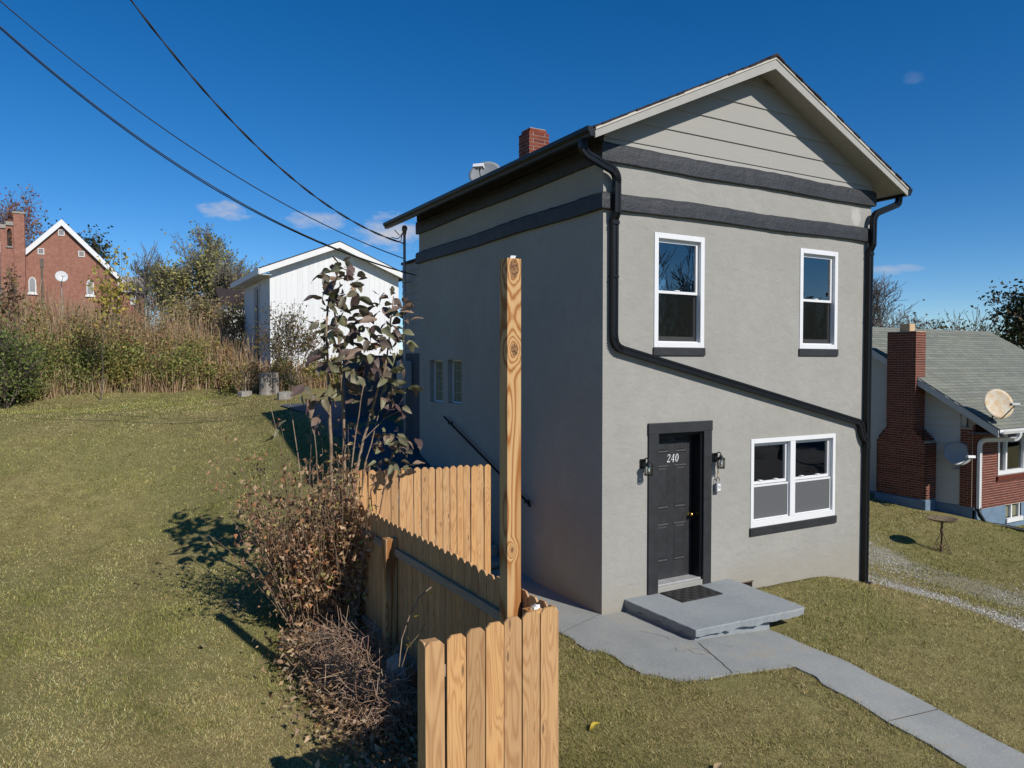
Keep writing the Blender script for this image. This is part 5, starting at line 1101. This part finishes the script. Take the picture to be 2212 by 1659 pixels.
# leafy mounds
PP = []; CC = []
for k in range(640):
    x = rng.uniform(-27, .3); y = float(bank_edge(np.array(x))) + abs(rng.normal(0, 2.6)) + .1
    if k < 70: x = rng.uniform(-1.8, 2.2); y = rng.uniform(18.6, 20.3)
    elif x > -.7 and y > 20.3: continue
    r_ = rng.uniform(.3, .85) * (.6 if x > -2.5 else 1); h = rng.uniform(.4, 1.75) * (.6 if x > -2.5 else 1) + .45 * (y - 20 > 2.5); z = g1(x, y); n = int(rng.uniform(110, 300)); d = rng.normal(size=(n, 3)); d /= np.linalg.norm(d, axis=1, keepdims=True); q = rng.uniform(.35, 1, (n, 1)) ** .6
    p = np.array([x, y, z + h * .5]) + d * q * np.array([r_, r_, h * .55]); PP.append(p[p[:, 2] > z]); n = len(PP[-1]); t = float(snoise(np.array(x * .5), np.array(y * .5), 50)) + .35 * rng.normal() - (.55 if x > -4.5 else 0) + (.25 if y < 22 else 0)
    c = [(.16, .215, .055), (.28, .31, .085), (.38, .36, .11)] if t > .25 else ([(.40, .34, .11), (.50, .40, .13), (.26, .25, .07)] if t > -.25 else [(.48, .30, .15), (.38, .21, .11), (.56, .40, .19), (.32, .27, .09)]); CC.append(pal(rng, n, c, [1] * len(c), .28))
P = np.concatenate(PP); V, F = leaves_np(P, .10, rng, aspect=.6); npmesh('weed_leaves', V, F, np.concatenate(CC), 'leaf_attr', wd_, kind='stuff'); print('weed leaves', len(F))
YEL = [(.62, .48, .10), (.5, .44, .10), (.34, .33, .08)]
def sapl(name, label, u, v0, v1, D, seed, cols, wts, n, size, spread, H=None, cat='sapling', **k):
    a, b = pix(u, v0, D), pix(u, v1, D); z = g1(a.x, a.y); return tree(name, label, (a.x, a.y, z - .05), max(.8, b.z - z), .035, 2, (3, 2), .75, (n, size, cols, wts, spread), seed, 'bark', .008, 'young trees and shrubs on the bank', cat, **k)
sapl('young_tree', 'thin young tree with yellow leaves in front of the church gable', 216, 840, 535, 24.5, 3, YEL, [4, 3, 1], 420, .16, .12, first=.55, wide=.45)
sapl('young_tree', 'brown-leaved sapling before the church tower', 45, 840, 575, 24.5, 4, [(.24, .14, .08), (.30, .20, .08), (.18, .17, .05)], [3, 2, 1], 260, .14, .12, first=.5, wide=.5)
sapl('shrub', 'airy shrub with olive and rust leaves against the white shed', 632, 850, 665, 25.2, 5, [(.20, .17, .05), (.14, .15, .045), (.27, .13, .06)], [3, 2, 2], 2600, .085, .13, cat='shrub', stems=5, stem_spread=.3, first=.4)
sapl('shrub', 'dark green shrub at the left edge of the lawn', 14, 880, 700, 22.5, 7, [(.15, .21, .055), (.24, .28, .075)], [2, 2], 3600, .10, .24, cat='shrub', stems=6, stem_spread=.4, first=.25)

sapl('shrub', 'reddish thicket filling the gap left of the white shed', 548, 800, 650, 34, 8, [(.42, .24, .12), (.36, .30, .11), (.5, .36, .16)], [2, 2, 1], 2600, .12, .3, cat='shrub', stems=7, stem_spread=.6, first=.15)
sapl('shrub', 'tan thicket under the olive-yellow tree', 470, 800, 640, 36, 9, [(.5, .38, .19), (.36, .32, .11), (.42, .27, .14)], [2, 2, 1], 2800, .13, .34, cat='shrub', stems=7, stem_spread=.6, first=.15)
sapl('shrub', 'brownish thicket below the smaller olive-leaved tree', 405, 800, 668, 38, 10, [(.45, .33, .15), (.33, .3, .1), (.4, .25, .13)], [2, 2, 1], 2800, .14, .36, cat='shrub', stems=7, stem_spread=.6, first=.15)
# ------------------------------------------------------------------ trees behind
def tbase(u, v, D): p = pix(u, v, D); return (p.x, p.y, g1(p.x, p.y) - .1), p.z
b, zt = tbase(440, 492, 46); tree('leafy_tree', 'tall sparse tree with olive-yellow leaves left of the white shed', b, zt - b[2], .22, 3, (3, 3, 3), .62, (5200, .19, [(.38, .36, .13), (.46, .43, .17), (.28, .28, .09), (.55, .48, .20)], [3, 2.5, 2, 1], .24), 12, minr=.012, first=.22, ratio=.46, lean=(-.02, 0), stems=3, stem_spread=.16)
b, zt = tbase(402, 560, 48); tree('leafy_tree', 'smaller olive-leaved tree crowding the tall one on its left', b, zt - b[2], .16, 3, (3, 3, 2), .6, (1300, .19, [(.36, .33, .11), (.44, .38, .14), (.27, .27, .09)], [3, 2, 2], .28), 13, minr=.012, first=.25, ratio=.5, stems=2)
b, zt = tbase(500, 585, 44); tree('twiggy_tree', 'grey twiggy half-bare tree with a few yellow leaves beside the shed roof', b, zt - b[2], .12, 3, (4, 3, 3), .65, (2400, .14, [(.46, .41, .18), (.38, .33, .16), (.32, .26, .15)], [2, 2, 2], .3), 14, minr=.014, first=.2, ratio=.5, stems=3, stem_spread=.3)
b, zt = tbase(545, 605, 50); tree('twiggy_tree', 'bare brown thicket rising behind the shed eave', b, zt - b[2], .1, 3, (4, 3, 2), .6, (300, .15, [(.3, .22, .1)], [1], .3), 15, minr=.015, first=.2, ratio=.5, stems=3, stem_spread=.3)
b, zt = tbase(318, 542, 58); tree('bare_tree', 'bare leafless tree right of the church', b, zt - b[2], .2, 3, (3, 3, 3), .55, None, 16, minr=.02, first=.25, ratio=.55, up=.35, wide=1.2)
b, zt = tbase(355, 570, 60); tree('bare_tree', 'second leafless tree half hidden behind the olive tree', b, zt - b[2], .16, 3, (3, 3, 2), .6, (500, .2, [(.12, .10, .05), (.2, .14, .06)], [1, 1], .3), 17, minr=.015, first=.25, ratio=.55)
b, zt = tbase(212, 505, 84); tree('leafy_tree', 'dark evergreen-looking tree behind the church roof', b, zt - b[2], .3, 3, (4, 3, 3), .7, (5200, .42, [(.045, .06, .025), (.07, .08, .03), (.13, .07, .04)], [3, 2, 1], .7), 18, minr=.02, first=.3, ratio=.42)
b, zt = tbase(22, 405, 86); tree('maple_tree', 'orange and red autumn tree behind the church tower', b, zt - b[2], .3, 3, (4, 3, 3), .75, (3800, .36, [(.38, .10, .05), (.45, .18, .05), (.28, .09, .07), (.40, .26, .08)], [3, 2, 2, 1], .6), 19, minr=.02, first=.3, ratio=.48)
b, zt = tbase(1948, 612, 45); tree('bare_tree', 'round-headed bare tree behind the neighbour chimney', b, zt - b[2] + .4, .28, 3, (4, 4, 3), .72, (260, .16, [(.16, .10, .06)], [1], .1), 20, minr=.014, first=.35, ratio=.5, up=.3, wide=1.35)
b, zt = tbase(2012, 690, 48); tree('leafy_tree', 'small tree with bronze leaves showing over the neighbour roof', b, zt - b[2], .15, 3, (3, 3, 2), .7, (900, .24, [(.16, .11, .05), (.11, .10, .04)], [2, 1], .35), 21, minr=.014, first=.3)
b, zt = tbase(2125, 672, 44); tree('bare_tree', 'bare spindly branches over the right end of the neighbour ridge', b, zt - b[2], .16, 2, (3, 3), .6, None, 22, minr=.016, first=.4, stems=2, ratio=.6)
b, zt = tbase(2130, 705, 50); tree('leafy_tree', 'olive bush behind the neighbour ridge', b, zt - b[2], .16, 3, (4, 3, 2), .8, (1800, .3, [(.11, .11, .04), (.16, .15, .05)], [1, 1], .6), 23, minr=.015, first=.4, stems=3, stem_spread=.4)
b, zt = tbase(2222, 630, 42); tree('leafy_tree', 'dark green broadleaf tree at the right edge of the view', b, zt - b[2] + .3, .3, 3, (4, 3, 3), .8, (4200, .28, [(.04, .055, .022), (.065, .08, .03), (.16, .10, .05)], [3, 2, 1], .42), 24, minr=.015, first=.45, ratio=.4)
# across the street behind the viewpoint: mirrored in the window panes
tree('bare_tree', 'large bare tree across the street, mirrored in the upper left window', (21, -23.5, g1(21, -23.5) - .1), 13, .42, 3, (3, 3, 3), .6, None, 30, minr=.02, first=.35, ratio=.5)
tree('leafy_tree', 'thin-leaved tree across the street, mirrored in the upper right window', (31, -23, g1(31, -23) - .1), 11, .3, 3, (3, 3, 3), .6, (1500, .3, [(.14, .10, .05)], [1], .4), 33, minr=.02, first=.3, ratio=.5)
for k, (x, y) in enumerate(((24, -36), (34, -38), (45, -34), (14, -40), (55, -30))): tree('leafy_tree', ('dense dark tree in the row across the street, number %s from the west' % ('one', 'two', 'three', 'four', 'five')[(1, 2, 3, 0, 4)[k]]), (x, y, g1(x, y) - .1), 9 + k % 3, .3, 3, (4, 3, 3), .8, (3000, .55, [(.05, .07, .03), (.09, .10, .04)], [1, 1], 1.1), 60 + k, minr=.02, first=.2, ratio=.45)

# ------------------------------------------------------------------ church
CY = 62.0; cb = 4.6
chh_ = thing('church', 'red brick church with white gable boards and square bell tower', 'church', (-7.7, CY, cb))
PKX, PKZ = -7.73, 14.95; EXR, EXL, EZ = -3.70, -11.76, 10.75
def crz(x): return PKZ - (PKZ - EZ) / (EXR - PKX) * abs(x - PKX)
pts = [(EXL, CY, cb), (EXR, CY, cb), (EXR, CY, EZ - .15), (PKX, CY, PKZ - .15), (EXL, CY, EZ - .15)]
MB().prism(pts, (0, 14, 0)).build('wall', 'far_brick', chh_)
rf = MB()
for s, e in ((-1, EXL - .3), (1, EXR + .3)): rf.prism([(PKX, CY - .25, PKZ + .1), (e, CY - .25, crz(e) + .1), (e, CY - .25, crz(e) - .02), (PKX, CY - .25, PKZ - .02)], (0, 14.5, 0))
rf = rf.build('roof', 'roof_felt', chh_)
for e in (EXL - .3, EXR + .3): MB().prism([(PKX, CY - .30, PKZ + .08), (e, CY - .30, crz(e) + .08), (e, CY - .30, crz(e) - .42), (PKX, CY - .30, PKZ - .42)], (0, .1, 0)).build('rake_board', 'vinyl', rf)
for cx, cz in ((-7.76, 13.98), (-9.17, 12.38), (-6.38, 12.38)):
    w = MB().ring(cx - .22, cx + .22, cz - .24, cz + .24, .05, .05, .05, .05, CY - .05, CY + .01).build('gable_vent', 'vinyl', chh_)
    for k in range(4): MB().box(cx - .17, cx + .17, CY - .03, CY + .005, cz - .18 + k * .09, cz - .13 + k * .09).build('slat', 'plate_grey', w)
for cx in (-9.78, -5.80):
    zb, zs, hw = 9.05, 9.9, .26; arch = [(cx - hw, zb), (cx + hw, zb)] + [(cx + hw * math.cos(t), zs + .42 * math.sin(t)) for t in np.linspace(0, math.pi, 9)]
    w = MB().prism([(a, CY - .06, b) for a, b in arch], (0, .05, 0)).build('window', 'vinyl', chh_); ins_ = [(cx + (a - cx) * .74, zb + .1 + (b - zb) * .88) for a, b in arch]
    MB().prism([(a, CY - .075, b) for a, b in ins_], (0, .01, 0)).build('pane', 'dish_dark', w); MB().box(cx - .36, cx + .36, CY - .12, CY - .061, zb - .14, zb - .005).build('sill', 'vinyl', w)
# tower left of the gable: a pier and a lower arm pierced by an arched opening
TY = CY - 1.4
MB().box(-10.86, -10.16, TY, TY + .9, cb, 15.0).build('tower_pier', 'far_brick', chh_); MB().box(-10.92, -10.10, TY - .06, TY + .96, 15.0, 15.14).build('coping', 'stone_grey', chh_)
ax0, ax1, az0, azs = -11.30, -10.98, 12.45, 13.55
m = MB(); m.box(-11.75, ax0, TY + .1, TY + .8, cb, 14.05).box(ax1, -10.862, TY + .1, TY + .8, cb, 14.05).box(ax0, ax1, TY + .1, TY + .8, cb, az0)
ac = (ax0 + ax1) / 2; ar = (ax1 - ax0) / 2; av = [(ax0, azs)] + [(ac - ar * math.cos(t), azs + .28 * math.sin(t)) for t in np.linspace(0.001, math.pi - .001, 9)] + [(ax1, azs), (ax1, 14.05), (ax0, 14.05)]
m.prism([(a, TY + .1, b) for a, b in av], (0, .7, 0)); m.build('bell_arch', 'far_brick', chh_); MB().box(-11.86, -11.36, TY, TY + .9, 13.8, 14.1).box(-11.36, -10.87, TY, TY + .9, 14.055, 14.35).build('coping', 'stone_grey', chh_)
MB().box(ax0 - .06, ax1 + .06, TY, TY + .85, az0 - .1, az0 - .003).build('arch_sill', 'stone_grey', chh_)
MB().box(-17, -11.8, CY + .2, CY + 8, cb, 11.2).prism([(-17, CY, 11.2), (-11.8, CY, 11.2), (-11.8, CY + 4, 13.4), (-17, CY + 4, 13.4)], (0, .2, .15)).build('side_wing', 'shed_eave', chh_)
MB().box(EXR - .10, EXR + .02, CY - .16, CY - .04, cb, EZ - .1).build('downspout', 'vinyl', chh_); MB().box(EXR + .02, EXR + .3, CY - .25, CY + 14, EZ - .30, EZ - .14).build('gutter', 'vinyl', chh_)
d_ = dish('satellite_dish', 'large round white dish on a post in front of the church wall', pix(133, 597, 42), (.15, -.96, .25), .32, .32, 'dish_white', (pix(133, 597, 42).x + .02, pix(133, 597, 42).y + .4, g1(-7.2, 42)), .5)
p = pix(90, 560, 45); MB().tube([(p.x, p.y, g1(p.x, p.y)), (p.x, p.y, p.z)], .06, 7).box(p.x - .1, p.x + .1, p.y - .07, p.y + .07, p.z - .5, p.z + .05).build('thin_pole', 'bark'); tag(bpy.context.scene.objects['thin_pole'], 'thin dark pole standing in front of the church wall', 'pole')
# distant brick house and pole
fh = thing('distant_house', 'distant low brick house with grey roof right of the church', 'house', (-1.5, 82, 5.5)); MB().box(-4.2, -.55, 82, 88, 5.4, 11.2).build('wall', 'far_brick', fh); MB().prism([(-4.6, 81.6, 11.1), (-.3, 81.6, 11.1), (-.3, 85, 13.0), (-4.6, 85, 13.0)], (0, .1, .14)).build('roof', 'shed_eave' if False else 'stone_grey', fh)
MB().box(-2.0, -1.4, 81.93, 81.99, 9.8, 10.9).build('window', 'vinyl', fh)
p = pix(313, 585, 66); q = pix(315, 650, 66); m = MB().tube([(q.x, q.y, g1(q.x, q.y)), (p.x, p.y, p.z)], [.16, .11], 8); o = m.build('utility_pole', 'galv'); tag(o, 'pale utility pole near the distant brick house', 'utility pole')

# ------------------------------------------------------------------ neighbour house
NX, NY = 14.61, 2.96; NXE, NYE = 22.6, 11.1
nb = thing('neighbour_house', 'neighbouring white-sided bungalow with brick front and big brick chimney', 'house', (18.5, 7, -1))
NRY, NRZ, NSL = 7.0, 4.62, .595
def nrz(y): return NRZ - NSL * abs(y - NRY)
W_ = (15.72, 17.6, .36, 1.66); BWN = (16.18, 17.0, -.99, -.52)
weld(wall_holes(NX + .02, NXE, -2.5, 1.95, [W_, BWN], .2, lambda s, d, z: (s, NY + .003 + d, z)).build('front_wall', 'mortar', nb))
MB().prism([(NX + .03, NY + .26, -1.6), (NX + .03, NYE, -1.6), (NX + .03, NYE, nrz(NYE) - .12), (NX + .03, NRY, NRZ - .14), (NX + .03, NY + .26, nrz(NY + .26) - .12)], (.2, 0, 0)).build('gable_wall', 'siding_white', nb)
MB().box(NX + .24, NXE, NYE - .2, NYE, -1.6, 1.9).build('rear_wall', 'siding_white', nb); MB().box(NXE - .2, NXE - .001, NY + .26, NYE - .21, -2.5, 1.9).build('far_wall', 'siding_white', nb)
MB().box(NX + .24, NXE - .21, NY + 2.0, NY + 2.1, -1.0, 1.9).build('room_partition', 'dark_room', nb); MB().box(NX + .24, NXE - .21, NY + .26, NYE - .21, -.55, -.45).build('floor', 'dark_floor', nb)
for k in range(21):        # siding courses on the gable
    z0_, z1_ = -.42 + k * .238, -.42 + (k + 1) * .238
    ya = NY + .40 if z0_ < 1.7 else NY + .40 + max(0, (z0_ - 1.75) / NSL - .3); yb = 11.1
    if z1_ > NRZ - .2: continue
    def yl(z): return max(NY + .40, NRY - (NRZ - .16 - z) / NSL)
    def yh(z): return min(NYE, NRY + (NRZ - .16 - z) / NSL)
    MB().prism([(NX - .012, yl(z0_), z0_), (NX - .012, yh(z0_), z0_), (NX + .018, yh(z1_), z1_ + .012), (NX + .018, yl(z1_), z1_ + .012)], (.012, 0, 0)).build('siding_board', 'siding_white', nb)
MB().box(NX - .012, NX + .02, NY - .0, NYE, -1.6, -.43).build('foundation', 'blue_paint', nb)
weld(wall_holes(NX - .012, NXE, -2.5, -.505, [(BWN[0], BWN[1], BWN[2], -.505)], .04, lambda s, d, z: (s, NY + .0 + d, z)).build('foundation', 'blue_paint', nb))
# brick courses of the front and the corner return: those nearest the corner piece by piece, the rest joined
rows_ = int((1.86 + .50) / CO); b3 = brick_mesh(.195, .06, .056, 'brick_nb'); b4 = brick_mesh(.06, .195, .056, 'brick_nb'); b5 = brick_mesh(.092, .06, .056, 'brick_nb'); fw = MB(); cnt = 0
front_bricks = []
for k in range(rows_):
    z = -.50 + .034 + k * CO; xx = NX - .0 + (.0 if k % 2 == 0 else -.1036)
    while xx < 19.6:
        a, b = max(NX - .0, xx + .005), xx + .2002; xx += .2072
        if b - a < .03: continue
        if a < W_[1] and b > W_[0] and W_[2] - .16 < z < W_[3]:
            if a < W_[0] - .03: b = W_[0]
            elif b > W_[1] + .03: a = W_[1]
            else: continue
        if z + .03 > 1.80: continue
        front_bricks.append((a, b, z))
front_bricks.sort(key=lambda q: q[0])
wallp = bpy.data.objects['front_wall.001']
for i, (a, b, z) in enumerate(front_bricks):
    if i < 290: inst('brick', b3, wallp, ((a + b) / 2, NY + .028, z), (0, 0, 0), ((b - a) / .195, 1, 1))
    else: c = random.choice([(.135, .034, .022), (.18, .046, .03), (.21, .06, .038)]); fw.box(a, b, NY - .002, NY + .058, z - .028, z + .028, c)
fw.build('brick_facing', 'attr', nb, kind='stuff')
gwp = MB().box(NX - .028, NX + .02, NY + .062, NY + .385, -.43, 1.72).build('corner_return', 'mortar_dark', nb)
for k in range(int(2.12 / CO)):
    z = -.40 + k * CO
    for yv, ln in (((NY + .165, 1.0), (NY + .325, .55)) if k % 2 == 0 else ((NY + .115, .5), (NY + .275, 1.0))): inst('brick', b4, gwp, (NX - .002, yv, z), (0, 0, 0), (1, ln, 1))
for k in range(11): c = W_[0] - .05 + k * .075 * 2.4
sb = MB()
for k in range(26): x = W_[0] - .06 + k * .0765; sb.prism([(x, NY - .05, W_[2] - .155), (x + .066, NY - .05, W_[2] - .155), (x + .066, NY - .07, W_[2] - .03), (x, NY - .07, W_[2] - .03)], (0, .12, 0)) if x < W_[1] else None
sb.build('brick_sill', 'brick_nb', nb, kind='stuff')
x0, x1, z0, z1 = W_
w = MB().ring(x0, x1, z0, z1, .07, .07, .1, .07, NY - .02, NY + .14).box(x0 + .42, x0 + .50, NY + .0, NY + .14, z0 + .101, z1 - .071).box(x1 - .50, x1 - .42, NY + .0, NY + .14, z0 + .101, z1 - .071).build('window', 'vinyl', nb, label='picture window of the brick front')
for a, b in ((x0 + .07, x0 + .42), (x0 + .50, x1 - .50), (x1 - .42, x1 - .07)): MB().box(a, b, NY + .07, NY + .076, z0 + .1, z1 - .07).build('pane', 'glass', w)
for k in range(5): MB().box(x0 + .60 + k * .07, x0 + .65 + k * .07, NY + .25, NY + .27, z0 + .1, z0 + .62).build('curtain', 'curtain', w)
x0, x1, z0, z1 = BWN
w = MB().box(x0, x1 + .04, NY - .05, NY + .03, z0 - .02, z0 + .10).box(x0, x0 + .06, NY + .03, NY + .12, z0 + .1, z1).box(x1 - .06, x1, NY + .03, NY + .12, z0 + .1, z1).box(x0 + .34, x0 + .40, NY + .03, NY + .12, z0 + .1, z1).build('basement_window', 'vinyl', nb); MB().box(x0 + .06, x1 - .06, NY + .10, NY + .11, z0 + .1, z1).build('pane', 'frosted', w)
# roof
rfm = MB()
for s, e in ((-1, 2.20), (1, NYE + .5)): rfm.prism([(NX - .35, NRY, NRZ), (NX - .35, e, nrz(e)), (NX - .35, e, nrz(e) - .10), (NX - .35, NRY, NRZ - .10)], (NXE + .35 - NX + .35, 0, 0))
nrf = rfm.build('roof', 'roof_felt', nb); sh = MB(); rr = random.Random(8)
N = 38; L_ = NRY - 2.17
for k in range(N):
    y1, y0 = NRY - L_ * k / N, NRY - L_ * (k + 1.0) / N; x = NX - .38 - rr.random() * .3; row = rr.uniform(.90, 1.08)
    while x < NXE + .4:
        xb = x + .305; a, b = max(x, NX - .38), min(xb, NXE + .38); c = rr.uniform(.86, 1.14) * row; t_ = .012; x = xb
        if b - a < .03: continue
        sh.poly([(a, y1, nrz(y1) + .006), (a, y0, nrz(y0) + .006 + t_), (b - .008, y0, nrz(y0) + .006 + t_), (b - .008, y1, nrz(y1) + .006)], (.235 * c, .245 * c, .205 * c)); sh.poly([(a, y0, nrz(y0) + .006 + t_), (a, y0, nrz(y0)), (b, y0, nrz(y0)), (b, y0, nrz(y0) + .006 + t_)], (.10, .10, .095))
sh.build('shingles', 'shingle_grey', nrf, kind='stuff')
for s, e in ((-1, 2.20), (1, NYE + .5)): MB().prism([(NX - .38, NRY, NRZ - .02), (NX - .38, e, nrz(e) - .02), (NX - .38, e, nrz(e) - .22), (NX - .38, NRY, NRZ - .22)], (.03, 0, 0)).build('rake_board', 'siding_white', nrf); MB().poly([(NX - .35, NRY, NRZ - .15), (NX - .35, e, nrz(e) - .15), (NX + .0, e, nrz(e) - .15), (NX + .0, NRY, NRZ - .15)]).build('rake_soffit', 'siding_white', nrf)
MB().poly([(NX - .34, 2.21, nrz(2.2) - .17), (NXE + .3, 2.21, nrz(2.2) - .17), (NXE + .3, NY + .04, nrz(2.2) - .16), (NX - .34, NY + .04, nrz(2.2) - .16)]).build('eave_soffit', 'siding_white', nrf)
zt = nrz(2.2) - .01; m = MB().prism([(NX - .33, 2.19, zt), (NX - .33, 2.19, zt - .12), (NX - .33, 2.10, zt - .125), (NX - .33, 2.065, zt - .05), (NX - .33, 2.06, zt), (NX - .33, 2.07, zt), (NX - .33, 2.075, zt - .05), (NX - .33, 2.105, zt - .11), (NX - .33, 2.18, zt - .11), (NX - .33, 2.18, zt)], (NXE - NX + .6, 0, 0)); m.build('gutter', 'vinyl', nb)
MB().sweep([Vector((NX + .50, 2.12, zt - .11)), *arc((NX + .50, 2.12, zt - .15), (NX + .50, 2.13, zt - .26), (NX + .42, 2.20, zt - .29)), *arc((NX + .16, NY - .16, 1.40), (NX + .08, NY - .08, 1.36), (NX + .08, NY - .07, 1.22)), Vector((NX + .08, NY - .07, -.46))], .10, .08).build('downspout', 'vinyl', nb)
MB().tube([(NX + .08, NY - .07, -.44), (NX + .09, NY - .09, -.62), (NX + .22, NY - .2, -.86), (NX + .6, NY - .45, g1(NX + .6, NY - .45) + .05), (NX + 1.6, NY - .8, g1(NX + 1.6, NY - .8) + .04), (NX + 4, NY - 1.2, g1(NX + 4, NY - 1.2) + .03)], .055, 8).build('drain_hose', 'black_metal', nb, smooth=True)
# chimney with sloped shoulders
nch = MB().box(14.149, NX - .0, 4.364, 5.216, 1.5, 4.36).box(14.149, NX - .0, 4.014, 5.506, -.34, 1.22).build('chimney', 'mortar_dark', nb)
MB().box(14.10, NX - .002, 3.99, 5.53, -1.3, -.36).build('footing', 'blue_paint', nch, bevel=.015)
bn = brick_mesh(.062, .195, .056, 'brick_nb'); bq = brick_mesh(.195, .062, .056, 'brick_nb'); small = MB(); nbr = 0; allb = []
for k in range(70):
    z = -.335 + .034 + k * CO
    if z > 4.37: break
    if z < 1.22: ya, yb = 4.01, 5.51
    elif z < 1.58: f_ = (z - 1.22) / .36; ya, yb = 4.01 + .35 * round(f_ * 5) / 5, 5.51 - .29 * round(f_ * 5) / 5
    else: ya, yb = 4.36, 5.22
    y = ya - (.1036 if k % 2 else 0)
    while y < yb - .01:
        a, b = max(ya, y + .005), min(yb, y + .2022); y += .2072
        if yb - y < .05: b = yb; y = yb
        if b - a > .03: allb.append(('s', a, b, z))
    x = 14.145 + (0 if k % 2 else -.1036)
    while x < NX - .02:
        a, b = max(14.145, x + .005), min(NX, x + .2022); x += .2072
        if NX - x < .05: b = NX; x = NX
        if b - a > .03: allb.append(('f', a, b, z, ya)); 
        if b - a > .03 and z < 1.6: allb.append(('g', a, b, z, yb))
vis = sorted(allb, key=lambda q: -q[3]); c_i = 0
for q in vis:
    z = q[3]
    if q[0] != 'g' and c_i < 295:
        c_i += 1
        if q[0] == 's': inst('brick', bn, nch, (14.145 + .031, (q[1] + q[2]) / 2, z), (0, 0, 0), (1, (q[2] - q[1]) / .195, 1))
        else: inst('brick', bq, nch, ((q[1] + q[2]) / 2 + .0, q[4] + .031, z), (0, 0, 0), ((q[2] - q[1]) / .195, 1, 1))
    else:
        c = random.choice([(.135, .034, .022), (.18, .046, .03), (.21, .06, .038)])
        if q[0] == 's': small.box(14.145, 14.205, q[1], q[2], z - .028, z + .028, c)
        elif q[0] == 'f': small.box(q[1], q[2], q[4], q[4] + .06, z - .028, z + .028, c)
        else: small.box(q[1], q[2], q[4] - .06, q[4], z - .028, z + .028, c)
small.build('brick_facing', 'attr', nch, kind='stuff')
for k in range(6):   # mortar core of the stepped shoulders
    z = 1.222 + k * .06; MB().box(14.15, NX - .0, 4.03 + .35 * k / 5, 5.49 - .29 * k / 5, z, z + .06).build('shoulder', 'mortar_dark', nch)
MB().box(14.26, 14.52, 4.62, 4.92, 4.36, 4.58).build('flue_pot', 'clay', nch, bevel=.01)
c = pix(2158, 872, 19.2); dish('satellite_dish', 'rust-stained cream satellite dish on the corner of the neighbour roof', c, (-.50, -.80, .33), .37, .40, 'dish_rust', (c.x + .06, c.y + .20, nrz(c.y + .2) + .03), .62, 'plate_grey', 'wire')
c = Vector((14.22, 3.12, 1.0)); dish('satellite_dish', 'grey satellite dish bracketed to the neighbour gable wall', (14.30, 3.24, 1.02), (-.45, -.86, .25), .40, .32, 'dish_dark', (14.55, 3.42, .55), .5, 'vinyl')

# birdbath
bx, by = 11.45, 2.0; bz = g1(bx, by); bb = thing('birdbath', 'rusty iron birdbath on scrolled legs in the neighbour yard', 'birdbath', (bx, by, bz)); bz -= .02
MB().lathe([(0, .72), (.10, .725), (.26, .76), (.33, .80), (.335, .81), (.32, .805), (.25, .775), (.10, .75), (0, .745)], bx, by, 26, bz).build('basin', 'basin', bb, smooth=True)
MB().lathe([(.035, 0), (.03, .1), (.022, .3), (.022, .45), (.04, .49), (.045, .52), (.03, .56), (.022, .62), (.03, .69), (.06, .72)], bx, by, 12, bz).build('stem', 'rust', bb, smooth=True)
for k in range(3):
    a = k * 2.094 + .5; ca, sa = math.cos(a), math.sin(a); MB().tube([(bx + r_ * ca, by + r_ * sa, bz + h) for r_, h in ((.03, .46), (.05, .40), (.12, .25), (.20, .08), (.24, .02), (.20, .0), (.15, .04), (.16, .09), (.19, .08))], .011, 6).build('leg', 'rust', bb, smooth=True)
for k in range(3):
    a = k * 2.094 + 1.5; ca, sa = math.cos(a), math.sin(a); MB().tube([(bx + r_ * ca, by + r_ * sa, bz + h) for r_, h in ((.03, .10), (.09, .20), (.12, .12), (.07, .05), (.03, .08))], .008, 5).build('scroll', 'rust', bb, smooth=True)
